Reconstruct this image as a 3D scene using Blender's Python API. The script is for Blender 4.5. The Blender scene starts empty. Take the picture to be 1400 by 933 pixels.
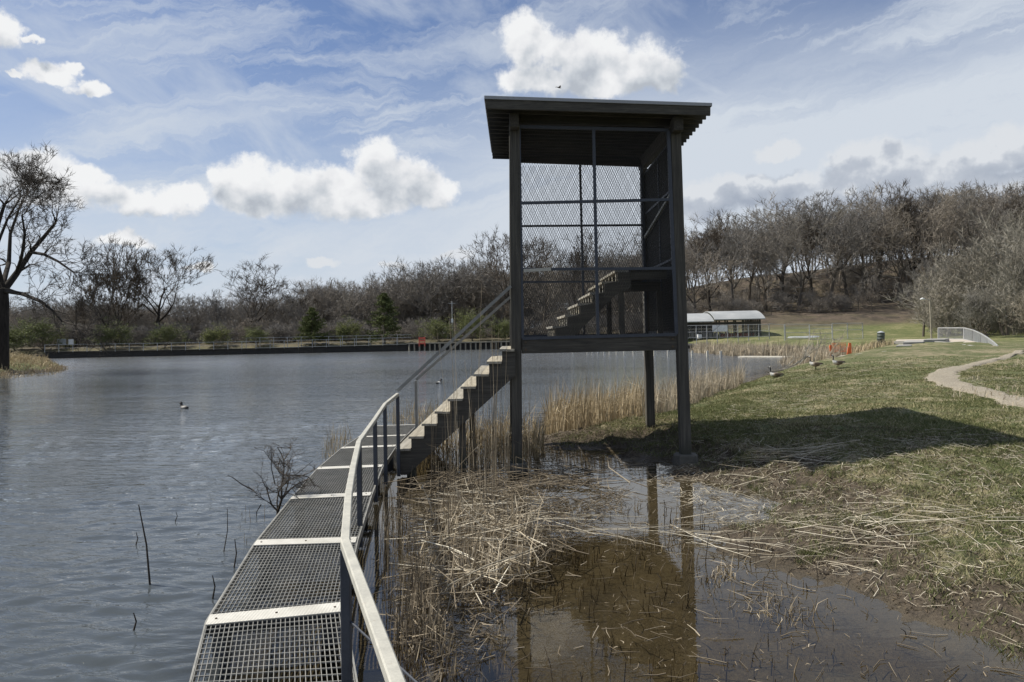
import bpy, bmesh, math, random
import numpy as np
from mathutils import Vector, Matrix
R = math.radians
rnd = random.Random(7)
rng = np.random.default_rng(11)
sc = bpy.context.scene
col = sc.collection

# ------------------------------------------------------------------ camera
E = 2.25                       # eye height above the water
FPX = 1040.0                   # focal length in photo pixels (1400 wide)
CX, CY = 700.0, 419.0
ROLL, PITCH = R(1.2), R(2.0)
_R = Vector((math.cos(ROLL), 0, -math.sin(ROLL)))
_F = Vector((0, math.cos(PITCH), math.sin(PITCH)))
_U0 = _R.cross(_F); _U = _U0.normalized()
_R = _F.cross(_U).normalized()
cam_d = bpy.data.cameras.new('camera')
cam = bpy.data.objects.new('camera', cam_d); col.objects.link(cam)
cam_d.sensor_width = 36.0
cam_d.lens = 36.0 * FPX / 1400.0
cam_d.shift_y = (CY - 466.5) / 1400.0
cam_d.clip_start = 0.05; cam_d.clip_end = 3000
m = Matrix.Identity(4)
for i in range(3):
    m[i][0] = _R[i]; m[i][1] = _U[i]; m[i][2] = -_F[i]
m[2][3] = E
cam.matrix_world = m
sc.camera = cam

def ray(px, py):
    return _F + _R * ((px - CX) / FPX) + _U * (-(py - CY) / FPX)
def gp(px, py, z=0.0):                      # point seen at that pixel lying at height z
    d = ray(px, py); t = (z - E) / d.z
    return Vector((d.x * t, d.y * t, z))
def pd(px, py, Y):                          # point seen at that pixel on the plane y = Y
    d = ray(px, py); t = Y / d.y
    return Vector((d.x * t, Y, E + d.z * t))
def azel(px, py):
    d = ray(px, py).normalized()
    return math.atan2(d.x, d.y), math.asin(d.z)

# ------------------------------------------------------------------ light
SUN_DIR = Vector((-5.0, 1.25, 6.3)).normalized()     # towards the sun
sun_el = math.asin(SUN_DIR.z); sun_az = math.atan2(SUN_DIR.x, SUN_DIR.y)
sd = bpy.data.lights.new('sun', 'SUN'); sun = bpy.data.objects.new('sun', sd); col.objects.link(sun)
sd.energy = 5.0; sd.angle = R(0.5); sd.color = (1.0, 0.94, 0.83)
sun.rotation_euler = (-SUN_DIR).to_track_quat('-Z', 'Y').to_euler()
sun.location = (-20, 5, 25)

sc.view_settings.view_transform = 'Standard'
sc.view_settings.look = 'None'
sc.view_settings.exposure = 0.28
sc.view_settings.gamma = 1.0
sc.cycles.max_bounces = 6
sc.cycles.transparent_max_bounces = 24
sc.cycles.diffuse_bounces = 2
sc.cycles.glossy_bounces = 3
sc.cycles.caustics_reflective = False
sc.cycles.caustics_refractive = False
sc.cycles.sample_clamp_indirect = 4.0

# ------------------------------------------------------------------ node helpers
class NT:
    def __init__(s, nt): s.nt = nt
    def n(s, typ, **kw):
        nd = s.nt.nodes.new(typ)
        for k, v in kw.items():
            if k == 'ins':
                for i, x in v.items():
                    if isinstance(x, bpy.types.NodeSocket): s.nt.links.new(x, nd.inputs[i])
                    else: nd.inputs[i].default_value = x
            else: setattr(nd, k, v)
        return nd
    def math(s, op, a, b=None, c=None, clamp=False):
        ins = {0: a}
        if b is not None: ins[1] = b
        if c is not None: ins[2] = c
        return s.n('ShaderNodeMath', operation=op, use_clamp=clamp, ins=ins).outputs[0]
    def vmath(s, op, a, b=None, c=None):
        ins = {0: a}
        if b is not None: ins[1] = b
        if c is not None: ins[2] = c
        nd = s.n('ShaderNodeVectorMath', operation=op, ins=ins)
        return nd.outputs[1] if op in ('LENGTH', 'DOT_PRODUCT') else nd.outputs[0]
    def noise(s, vec, scale, detail=4, rough=0.55, dist=0.0):
        return s.n('ShaderNodeTexNoise', ins={'Vector': vec, 'Scale': scale, 'Detail': detail, 'Roughness': rough, 'Distortion': dist}).outputs[0]
    def ramp(s, x, stops, interp='LINEAR'):
        nd = s.n('ShaderNodeValToRGB', ins={0: x}); cr = nd.color_ramp; cr.interpolation = interp
        while len(cr.elements) < len(stops): cr.elements.new(0.5)
        for e, (p, c) in zip(cr.elements, stops):
            e.position = p; e.color = (c[0], c[1], c[2], 1) if isinstance(c, (tuple, list)) else (c, c, c, 1)
        return nd.outputs[0]
    def mix(s, f, a, b, blend='MIX'):
        nd = s.n('ShaderNodeMix', data_type='RGBA', blend_type=blend)
        for i, x in ((0, f), (6, a), (7, b)):
            if isinstance(x, bpy.types.NodeSocket): s.nt.links.new(x, nd.inputs[i])
            else: nd.inputs[i].default_value = x if i == 0 or len(x) == 4 else (*x, 1)
        return nd.outputs[2]
    def smooth(s, x, a, b):
        return s.n('ShaderNodeMapRange', interpolation_type='SMOOTHSTEP', ins={0: x, 1: a, 2: b, 3: 0.0, 4: 1.0}).outputs[0]
    def comb(s, x, y, z=0.0):
        return s.n('ShaderNodeCombineXYZ', ins={0: x, 1: y, 2: z}).outputs[0]

# ------------------------------------------------------------------ sky
world = bpy.data.worlds.new('World'); sc.world = world; world.use_nodes = True
wn = NT(world.node_tree); world.node_tree.nodes.clear()
geo = wn.n('ShaderNodeTexCoord').outputs['Generated']
sky = wn.n('ShaderNodeTexSky', sky_type='NISHITA', sun_disc=False, sun_elevation=sun_el, sun_rotation=sun_az,
           air_density=1.0, dust_density=0.35, ozone_density=1.6, altitude=250)
sep = wn.n('ShaderNodeSeparateXYZ', ins={0: geo})
az = wn.math('ARCTAN2', sep.outputs[0], sep.outputs[1])
el = wn.math('ARCSINE', sep.outputs[2])
SC = 57.2958
uv = wn.comb(wn.math('MULTIPLY', az, SC), wn.math('MULTIPLY', el, SC), 0.0)

# cumulus: field of blobs in azimuth / elevation degrees, broken up by noise
def blobs(*l): return l
CUM = blobs(
 (330,252,44,34),(292,240,16,18),(392,262,60,34),(455,262,60,34),(512,226,36,36),(545,245,52,36),(590,262,34,24),(480,275,95,20),(360,278,60,16),
 (20,232,62,28),(75,250,62,26),(120,244,34,15),(40,262,70,16),
 (205,278,60,20),(250,268,36,16),(165,268,30,14),
 (6,45,22,22),(64,100,26,13),(95,92,16,8),(125,122,30,9),(45,52,14,6),(20,102,10,4),
 (166,328,32,10),(274,367,20,7),
 (722,58,42,36),(790,80,60,38),(860,92,62,36),(905,100,34,26),(740,108,60,20),(820,118,90,14),
)
CUMG = blobs((1062,262,62,20),(1010,250,40,14),(965,275,50,22),(1170,228,36,22),(1200,222,44,24),(1200,250,90,20),(1345,212,54,20),(1395,205,40,22),(1310,228,40,16),
 (1290,262,160,16),(440,359,18,6),(625,347,26,7),(540,362,14,4),(1060,206,28,9))
def blob_group(name, L):
    g = bpy.data.node_groups.new(name, 'ShaderNodeTree')
    g.interface.new_socket('UV', in_out='INPUT', socket_type='NodeSocketVector')
    g.interface.new_socket('D', in_out='OUTPUT', socket_type='NodeSocketFloat')
    t = NT(g); gi = t.n('NodeGroupInput').outputs[0]; cur = None
    for (px, py, a, b) in L:
        if name[0] == 'g': a *= 1.12; b *= 1.18
        u, v = azel(px, py); u *= SC; v *= SC
        sa, sb = FPX / (a * SC) , FPX / (b * SC)
        q = t.vmath('MULTIPLY_ADD', gi, (sa, sb, 0), (-u * sa, -v * sb, 0))
        l = t.vmath('LENGTH', q)
        cur = l if cur is None else t.n('ShaderNodeMath', operation='SMOOTH_MIN', ins={0: cur, 1: l, 2: 0.25}).outputs[0]
    o = t.n('NodeGroupOutput'); g.links.new(cur, o.inputs[0])
    return g
gA = blob_group('cumulus_field', CUM); gB = blob_group('grey_cumulus_field', CUMG)
def use(g, vec):
    nd = wn.n('ShaderNodeGroup'); nd.node_tree = g; world.node_tree.links.new(vec, nd.inputs[0]); return nd.outputs[0]
w1 = wn.n('ShaderNodeTexNoise', ins={'Vector': uv, 'Scale': 0.42, 'Detail': 5, 'Roughness': 0.6}).outputs[1]
warp = wn.vmath('MULTIPLY_ADD', w1, (3.0, 2.2, 0), (-1.5, -1.1, 0))
uvw = wn.vmath('ADD', uv, warp)
nz = wn.noise(uv, 0.34, 10, 0.66)
nzl = wn.noise(uv, 0.34, 4, 0.5)
nzb = wn.noise(wn.vmath('ADD', uv, (1.1, -1.2, 0)), 0.34, 4, 0.5)        # the same noise a step away from the sun
puff = wn.math('MULTIPLY_ADD', nz, 1.5, -0.75)
dA = wn.math('SUBTRACT', use(gA, uvw), puff)
mA = wn.math('SUBTRACT', 1.0, wn.smooth(dA, 0.68, 1.16))
# shade: base of the cloud greyer, top and sunward rims white
up = use(gA, wn.vmath('ADD', uvw, (-0.7, 1.5, 0)))
shA = wn.math('ADD', wn.math('MULTIPLY', wn.math('SUBTRACT', nzb, nzl), 2.2), wn.math('MULTIPLY_ADD', up, -0.75, 0.95))
cA = wn.ramp(shA, [(0.0, (9.4, 9.5, 9.6)), (0.28, (8.7, 8.8, 9.0)), (0.75, (6.1, 6.5, 7.0)), (1.0, (4.9, 5.3, 5.9))])
dB = wn.math('SUBTRACT', use(gB, uvw), puff)
mB = wn.math('MULTIPLY', wn.math('SUBTRACT', 1.0, wn.smooth(dB, 0.72, 1.2)), 0.95)
upB = use(gB, wn.vmath('ADD', uvw, (-0.5, 1.3, 0)))
shB = wn.math('ADD', wn.math('MULTIPLY', wn.math('SUBTRACT', nzb, nzl), 2.2), wn.math('MULTIPLY_ADD', upB, -0.9, 1.05))
cB = wn.ramp(shB, [(0.0, (7.6, 7.9, 8.3)), (0.3, (5.3, 5.75, 6.5)), (1.0, (3.8, 4.3, 5.2))])
# cirrus: long faint streaks plus a broad veil thickening towards the horizon and to the right
rot = wn.n('ShaderNodeVectorRotate', rotation_type='Z_AXIS', ins={'Vector': uvw, 'Angle': R(-9)}).outputs[0]
st = wn.noise(wn.vmath('MULTIPLY', rot, (0.035, 0.22, 1)), 1.0, 8, 0.66, 0.6)
st2 = wn.noise(wn.vmath('MULTIPLY', wn.n('ShaderNodeVectorRotate', rotation_type='Z_AXIS', ins={'Vector': uv, 'Angle': R(24)}).outputs[0], (0.05, 0.13, 1)), 1.0, 7, 0.6, 0.4)
sepuv = wn.n('ShaderNodeSeparateXYZ', ins={0: uv})
lowf = wn.math('SUBTRACT', 1.0, wn.smooth(sepuv.outputs[1], 1.0, 23.0))
rightf = wn.math('MULTIPLY', wn.smooth(sepuv.outputs[0], -12.0, 16.0), wn.math('SUBTRACT', 1.0, wn.smooth(sepuv.outputs[1], 10.0, 26.0)))
veil = wn.math('MULTIPLY', wn.math('ADD', wn.math('MULTIPLY_ADD', lowf, 0.60, 0.10), wn.math('MULTIPLY', rightf, 0.50)), wn.math('MULTIPLY_ADD', st, 1.4, 0.25), clamp=True)
c1 = wn.math('MULTIPLY', wn.smooth(st, 0.36, 0.68), 0.72)
c2 = wn.math('MULTIPLY', wn.smooth(st2, 0.40, 0.70), 0.66)
cir = wn.math('MAXIMUM', wn.math('MAXIMUM', c1, c2), veil)
cir = wn.math('ADD', cir, wn.math('MULTIPLY', veil, 0.5), clamp=True)
skyc = wn.mix(1.0, sky.outputs[0], (0.61, 0.76, 1.00), 'MULTIPLY')
c = wn.mix(cir, skyc, (6.7, 7.3, 8.1))
c = wn.mix(mB, c, cB)
c = wn.mix(mA, c, cA)
SKY_STRENGTH = 0.078
bg = wn.n('ShaderNodeBackground', ins={0: c, 1: SKY_STRENGTH})
wo = wn.n('ShaderNodeOutputWorld'); world.node_tree.links.new(bg.outputs[0], wo.inputs[0])

# ------------------------------------------------------------------ numpy noise
def _h(ix, iy, s):
    n = (ix.astype(np.int64) * 374761393 + iy.astype(np.int64) * 668265263 + s * 974634777) & 0x7fffffff
    n = ((n ^ (n >> 13)) * 1274126177) & 0x7fffffff
    return ((n ^ (n >> 16)) & 0xffff) / 65535.0
def vnoise(x, y, s=0):
    ix, iy = np.floor(x), np.floor(y); fx, fy = x - ix, y - iy
    fx = fx * fx * (3 - 2 * fx); fy = fy * fy * (3 - 2 * fy)
    a, b, c_, d = _h(ix, iy, s), _h(ix + 1, iy, s), _h(ix, iy + 1, s), _h(ix + 1, iy + 1, s)
    return (a + (b - a) * fx) * (1 - fy) + (c_ + (d - c_) * fx) * fy
def fbm(x, y, o=4, s=0):
    t = 0; a = 0.5; f = 1
    for k in range(o):
        t = t + a * vnoise(x * f + 17.3 * k, y * f - 9.1 * k, s + k); a *= 0.5; f *= 2.03
    return t / (1 - 0.5 ** o)
def sstep(a, b, x):
    t = np.clip((x - a) / (b - a), 0, 1); return t * t * (3 - 2 * t)

# ------------------------------------------------------------------ terrain
def g2(px, py): p = gp(px, py); return (p.x, p.y)
SHORE = [(6.5, -40), (6.0, 1.5), g2(1460, 925), g2(1400, 903), g2(1330, 880), g2(1260, 858), g2(1200, 820), g2(1120, 782), g2(1050, 760), g2(1000, 735),
         g2(1075, 700), g2(1045, 682), g2(1000, 668), g2(960, 650), g2(905, 634), g2(850, 616), g2(775, 610), g2(742, 600),
         g2(770, 590), g2(860, 578), g2(930, 556), g2(1000, 532), g2(1050, 514), g2(1105, 501), g2(1135, 494),
         g2(1150, 488), (34, 62), (30, 72), (27, 82), (20, 95), (8, 107), (-3, 109), (-90, 109), (-95, 75),
         g2(60, 495.5), g2(92, 502), g2(70, 508), g2(0, 513.5), (-60, 40), (-75, 0), (-40, -60)]
SH = np.array(SHORE)
def signed(x, y):
    P = SH; Q = np.roll(P, -1, 0)
    best = np.full(x.shape, 1e18); inside = np.zeros(x.shape, bool)
    for (ax, ay), (bx, by) in zip(P, Q):
        dx, dy = bx - ax, by - ay
        t = np.clip(((x - ax) * dx + (y - ay) * dy) / (dx * dx + dy * dy), 0, 1)
        best = np.minimum(best, (x - ax - t * dx) ** 2 + (y - ay - t * dy) ** 2)
        c_ = ((ay > y) != (by > y))
        with np.errstate(divide='ignore', invalid='ignore'):
            xi = ax + (y - ay) * dx / (dy if dy != 0 else 1e-9)
        inside ^= c_ & (x < xi)
    return np.where(inside, -1, 1) * np.sqrt(best)
PATHW = [gp(1480, 570, .6), gp(1400, 549, .62), gp(1335, 531, .66), gp(1289, 515, .75), gp(1293, 503, .85), gp(1325, 492, .95), gp(1370, 484, 1.0), gp(1395, 478, 1.02)]
def height(x, y):
    x = np.asarray(x, float); y = np.asarray(y, float)
    s = signed(x, y)
    near = 1 - sstep(16, 34, np.hypot(x - 2, y - 6))
    s = s + near * ((fbm(x * 1.1, y * 1.1, 4, 3) - 0.5) * 1.5 + (fbm(x * 4.3, y * 4.3, 3, 14) - 0.5) * 0.7) * sstep(14, 0, np.abs(s) * 3)
    sp = np.clip(s, 0, None)
    tau = 1.7 + 2.0 * sstep(10.5, 6.5, y)
    land = (0.53 + 0.33 * sstep(15, 40, y)) * (1 - np.exp(-sp / tau)) * (0.45 + 0.55 * sstep(0, 1.2, s)) + .04 * sstep(3, 10, s)
    # far bank, dam and hill
    dam = sstep(104, 109.5, y) * sstep(0.0, 2.0, s) * 0.55
    emb = sstep(92, 122, y + 0.10 * x) * sstep(14, 40, x) * 2.3
    hill = sstep(112, 175, y + 0.12 * x) * sstep(6, 62, x) * 8.8 + sstep(120, 190, y + 0.9 * (x - 60)) * sstep(55, 95, x) * 3
    hill = hill + sstep(125, 190, y) * sstep(-60, 30, x) * 2.0
    spit = sstep(-28, -34, x) * sstep(0, 10, s) * sstep(30, 36, y) * sstep(96, 70, y) * 0.5
    mound = 0.10 * np.exp(-(((x - 27.5) / 7) ** 2 + ((y - 52) / 8) ** 2))
    mudz = sstep(-0.4, 0.3, s) * sstep(4.5, 1.5, s) * sstep(30, 15, np.hypot(x, y))
    n1 = (fbm(x * 7.0, y * 7.0, 3, 61) - 0.5) * 0.075 * mudz + (fbm(x * 0.25, y * 0.25, 3, 5) - 0.5) * 0.22 * sstep(0, 6, s) + (fbm(x * 2.3, y * 2.3, 3, 9) - 0.5) * 0.10 * sstep(0.0, 1.2, s)
    shelf = sstep(-1.2, -4.5, x - 0.0) * 0 + sstep(-1.5, -6.0, x + 0.12 * (y - 8))       # deep water left of the walkway
    deep2 = sstep(17, 24, y) * 0.7
    bed = -0.10 * (1 - np.exp(np.clip(s, -50, 0) / 1.2)) - (0.20 * sstep(-1.0, -3.5, s)) * 0.5 - np.maximum(shelf, deep2) * 1.3 * sstep(-0.5, -4, s)
    bed = bed + (fbm(x * 1.7, y * 1.7, 3, 21) - 0.5) * 0.09
    z = np.where(s > 0, land + dam + emb + hill + spit + mound * sstep(0, 3, s) + n1, bed * sstep(0, -0.8, s) )
    z = z + sstep(-0.15, 0.15, s) * 0.025 - 0.0
    return z, s
def hz(x, y):
    z, s = height(np.array([x]), np.array([y])); return float(z[0])

def mesh_np(name, V, F, mat=None, parent=None, smooth=False, loops=None):
    me = bpy.data.meshes.new(name)
    V = np.asarray(V, np.float32)
    me.vertices.add(len(V)); me.vertices.foreach_set('co', V.ravel())
    F = np.asarray(F, np.int32); k = F.shape[1]
    me.loops.add(F.size); me.loops.foreach_set('vertex_index', F.ravel())
    me.polygons.add(len(F)); me.polygons.foreach_set('loop_start', np.arange(0, F.size, k, dtype=np.int32))
    me.update(calc_edges=True)
    if smooth: me.polygons.foreach_set('use_smooth', np.ones(len(F), bool))
    ob = bpy.data.objects.new(name, me); col.objects.link(ob)
    if mat: me.materials.append(mat)
    if parent: ob.parent = parent
    return ob
def attr(ob, name, vals):
    a = ob.data.attributes.new(name, 'FLOAT', 'POINT'); a.data.foreach_set('value', np.asarray(vals, np.float32))
def tag(o, label=None, cat=None, group=None, kind=None):
    if label: o['label'] = label
    if cat: o['category'] = cat
    if group: o['group'] = group
    if kind: o['kind'] = kind
    return o

# ------------------------------------------------------------------ materials
def new_mat(name):
    mt = bpy.data.materials.new(name); mt.use_nodes = True; mt.node_tree.nodes.clear()
    t = NT(mt.node_tree); out = t.n('ShaderNodeOutputMaterial')
    return mt, t, out
def principled(name, build, rough=0.8, metal=0.0, spec=0.5):
    mt, t, out = new_mat(name)
    b = t.n('ShaderNodeBsdfPrincipled'); b.inputs['Roughness'].default_value = rough
    b.inputs['Metallic'].default_value = metal; b.inputs['Specular IOR Level'].default_value = spec
    r = build(t, b)
    if r is not None: t.nt.links.new(r, b.inputs['Base Color'])
    t.nt.links.new(b.outputs[0], out.inputs[0])
    return mt
def oc(t): return t.n('ShaderNodeTexCoord').outputs['Object']
def gc(t): return t.n('ShaderNodeNewGeometry').outputs['Position']
def bump(t, b, h, strength, dist=0.02):
    bn = t.n('ShaderNodeBump', ins={'Strength': strength, 'Distance': dist, 'Height': h}); t.nt.links.new(bn.outputs[0], b.inputs['Normal'])
M = {}
def wood(name, c0, c1, c2, axis_scale, rough=0.85, stain=0.0):
    def f(t, b):
        rd = t.n('ShaderNodeObjectInfo').outputs['Random']
        v = t.vmath('ADD', gc(t), t.comb(t.math('MULTIPLY', rd, 13.0), t.math('MULTIPLY', rd, 7.0), 0.0))
        g = t.noise(t.vmath('MULTIPLY', v, axis_scale), 1.0, 6, 0.65, 0.4)
        g2_ = t.noise(v, 1.6, 4, 0.6)
        base = t.ramp(g, [(0.28, c0), (0.5, c1), (0.72, c2)])
        base = t.mix(t.smooth(g2_, 0.45, 0.75), base, t.mix(0.5, base, c0))
        base = t.mix(1.0, base, t.ramp(rd, [(0, (0.82, 0.84, 0.88)), (1, (1.12, 1.08, 1.0))]), 'MULTIPLY')
        zz_ = t.math('MULTIPLY_ADD', g2_, 0.5, t.n('ShaderNodeSeparateXYZ', ins={0: gc(t)}).outputs[2])
        base = t.mix(t.math('MULTIPLY', t.math('SUBTRACT', 1.0, t.smooth(zz_, 0.40, 0.75)), stain), base, (.022, .026, .014))
        bump(t, b, g, 0.5, 0.008)
        return base
    return principled(name, f, rough)
M['wood_z'] = wood('weathered_post_wood', (.030, .029, .026), (.064, .060, .051), (.115, .108, .09), (26, 26, 1.1), .85, .7)
M['wood_x'] = wood('weathered_beam_wood', (.026, .025, .022), (.058, .054, .046), (.105, .098, .082), (1.1, 26, 26))
M['wood_y'] = wood('weathered_joist_wood', (.020, .018, .015), (.042, .038, .031), (.075, .067, .053), (26, 1.1, 26))
M['tread'] = wood('stair_tread_wood', (.17, .155, .125), (.33, .305, .25), (.46, .43, .36), (24, 1.2, 24), 0.9)
M['dock_wood'] = wood('dark_dock_wood', (.012, .012, .011), (.03, .028, .025), (.055, .05, .045), (1.0, 8, 8))
M['pale_board'] = wood('pale_board', (.42, .40, .35), (.6, .58, .52), (.72, .70, .65), (1.0, 8, 8))
def steel(name, c0, c1, rough, metal, sc_=9.0, bs=0.08):
    def f(t, b):
        v = gc(t)
        n = t.noise(v, sc_, 6, 0.65); n2 = t.noise(v, 70, 3, 0.6)
        t.nt.links.new(t.math('MULTIPLY_ADD', n, 0.35, rough - 0.17), b.inputs['Roughness'])
        bump(t, b, n2, bs, 0.002)
        base = t.ramp(t.math('MULTIPLY_ADD', n2, 0.35, t.math('MULTIPLY', n, 0.65)), [(0.3, c0), (0.68, c1)])
        sp = t.noise(v, 16, 6, 0.75)
        return t.mix(t.math('MULTIPLY', t.smooth(sp, 0.60, 0.70), 0.5), base, tuple(q * .45 * w for q, w in zip(c0, (1.5, 1.1, .8))))
    return principled(name, f, rough, metal)
M['galv'] = steel('galvanised_rail_steel', (.30, .295, .26), (.50, .485, .42), 0.6, 0.0)
M['rail_shade'] = steel('shade_toned_rail_steel', (.13, .13, .122), (.30, .295, .27), 0.6, 0.0)  # darker copy of the galvanised steel, shade on the stair rails put into it
M['grate'] = steel('galvanised_grating_steel', (.14, .14, .125), (.33, .32, .29), 0.55, 0.0, 5.0)
M['dark_steel'] = steel('dark_blue_grey_frame_steel', (.028, .034, .046), (.06, .068, .085), 0.55, 0.3)
M['mesh_steel'] = steel('dark_expanded_mesh_steel', (.014, .014, .014), (.036, .035, .032), 0.6, 0.0)
M['flash'] = steel('grey_roof_edge_metal', (.20, .21, .22), (.30, .31, .33), 0.45, 0.4, 2.0)
M['bolt'] = steel('rusty_bolt_steel', (.05, .04, .03), (.12, .09, .06), 0.6, 0.5)
M['roof_white'] = steel('pale_curved_roof_metal', (.25, .265, .27), (.40, .41, .41), 0.6, 0.0, 0.6)
M['fence_galv'] = steel('fence_galvanised', (.30, .31, .31), (.48, .48, .47), 0.5, 0.2, 2.0)
def plate(t, b):
    v = gc(t)
    w = t.n('ShaderNodeTexVoronoi', feature='F1', ins={'Vector': t.vmath('MULTIPLY', v, (1.0, 1.6, 1)), 'Scale': 42.0, 'Randomness': 0.12}).outputs[0]
    d = t.smooth(w, 0.18, 0.42)
    n = t.noise(v, 5, 5, 0.6)
    bump(t, b, t.math('SUBTRACT', 1.0, d), 0.7, 0.004)
    return t.mix(d, t.ramp(n, [(0.3, (.50, .485, .43)), (0.7, (.66, .64, .57))]), t.ramp(n, [(0.3, (.46, .44, .38)), (0.7, (.62, .60, .54))]))
M['plate'] = principled('chequered_cover_plate', plate, 0.5, 0.15)
def concrete(name, c0, c1):
    def f(t, b):
        v = gc(t); n = t.noise(v, 3.0, 8, 0.65); n2 = t.noise(v, 40, 4, 0.6)
        bump(t, b, n2, 0.4, 0.01)
        return t.ramp(t.math('MULTIPLY_ADD', n2, 0.3, t.math('MULTIPLY', n, 0.7)), [(0.3, c0), (0.7, c1)])
    return principled(name, f, 0.9)
M['conc'] = concrete('weathered_concrete', (.055, .052, .042), (.14, .13, .11))
M['conc_pale'] = concrete('pale_concrete', (.24, .23, .21), (.38, .37, .34))
M['conc_path'] = concrete('tan_path_concrete', (.36, .31, .25), (.50, .45, .38))
def flat(name, colr, rough=0.6, metal=0, var=0.15, sc_=6.0):
    def f(t, b):
        n = t.noise(gc(t), sc_, 5, 0.6)
        a = tuple(x * (1 - var) for x in colr); c_ = tuple(min(1, x * (1 + var)) for x in colr)
        return t.ramp(n, [(0.3, a), (0.7, c_)])
    return principled(name, f, rough, metal)
M['white'] = flat('white_panel_paint', (.78, .79, .78))
M['greyp'] = flat('grey_sign_paint', (.36, .38, .40))
M['orange'] = flat('orange_safety_plastic', (.80, .16, .04), 0.5)
M['red'] = flat('faded_red_barrier', (.62, .11, .07), 0.5)
M['barrel'] = flat('dark_green_litter_barrel', (.06, .075, .06), 0.6)
M['char'] = flat('charred_log', (.03, .025, .02), 0.9)
M['red_brown'] = flat('rust_red_cladding', (.22, .08, .05), 0.8)
M['pole'] = flat('pale_pole_wood', (.30, .27, .21), 0.85, 0, 0.25, 2.0)
def bark(name, c0, c1, bias=0.0):
    def f(t, b):
        v = oc(t); n = t.noise(t.vmath('MULTIPLY', v, (1, 1, .25)), 5.0, 6, 0.65)
        rd = t.n('ShaderNodeObjectInfo').outputs['Random']
        cc = t.ramp(n, [(0.3, c0), (0.7, c1)])
        bump(t, b, n, 0.6, 0.03)
        return t.mix(1.0, cc, t.ramp(rd, [(0, (.78, .80, .84)), (0.5, (1, 1, 1)), (1, (1.16, 1.10, 1.03))]), 'MULTIPLY')
    return principled(name, f, 0.95, 0, 0.2)
M['bark_dark'] = bark('dark_oak_bark', (.022, .019, .016), (.062, .053, .044))
M['bark'] = bark('grey_brown_bark', (.075, .064, .053), (.18, .155, .125))
M['twig'] = bark('grey_brown_twigs', (.16, .146, .128), (.30, .277, .245))
M['twig_dark'] = bark('dark_twigs', (.055, .047, .039), (.13, .11, .09))
M['twig_grey'] = bark('pale_grey_twigs', (.20, .185, .155), (.36, .335, .28))
M['bud_green'] = bark('fresh_bud_green', (.10, .125, .045), (.20, .22, .085))
M['conifer'] = bark('yellow_green_foliage', (.06, .075, .028), (.135, .155, .06))
def tinted(name, c0, c1, c2, rough=0.85, trans=0.0):
    mt, t, out = new_mat(name)
    a = t.n('ShaderNodeAttribute', attribute_name='tint').outputs['Fac']
    n = t.noise(gc(t), 14.0, 3, 0.6)
    cc = t.ramp(t.math('MULTIPLY_ADD', n, 0.25, t.math('MULTIPLY', a, 0.8)), [(0.05, c0), (0.5, c1), (0.95, c2)])
    b = t.n('ShaderNodeBsdfPrincipled', ins={'Base Color': cc, 'Roughness': rough}); b.inputs['Specular IOR Level'].default_value = 0.25
    if trans > 0:
        tr = t.n('ShaderNodeBsdfTranslucent', ins={0: cc})
        mx = t.n('ShaderNodeMixShader', ins={0: trans, 1: b.outputs[0], 2: tr.outputs[0]}); t.nt.links.new(mx.outputs[0], out.inputs[0])
    else: t.nt.links.new(b.outputs[0], out.inputs[0])
    return mt
M['reed'] = tinted('dry_reed', (.15, .12, .082), (.37, .31, .22), (.60, .53, .41), 0.8, 0.15)
M['reed_dark'] = tinted('wet_brown_reed', (.06, .048, .034), (.185, .15, .104), (.40, .34, .25), 0.8, 0.1)
M['reed_gold'] = tinted('golden_brown_reed', (.15, .112, .065), (.37, .295, .18), (.62, .52, .36), 0.8, 0.15)
M['stub'] = tinted('blackened_reed_stub', (.022, .018, .013), (.085, .065, .042), (.33, .27, .18), 0.7, 0.0)
M['straw'] = tinted('bleached_straw', (.17, .145, .105), (.42, .37, .28), (.68, .63, .51), 0.75, 0.0)
M['grass'] = tinted('spring_grass', (.055, .066, .022), (.125, .142, .052), (.38, .34, .20), 0.8, 0.2)
M['feather'] = None

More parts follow.
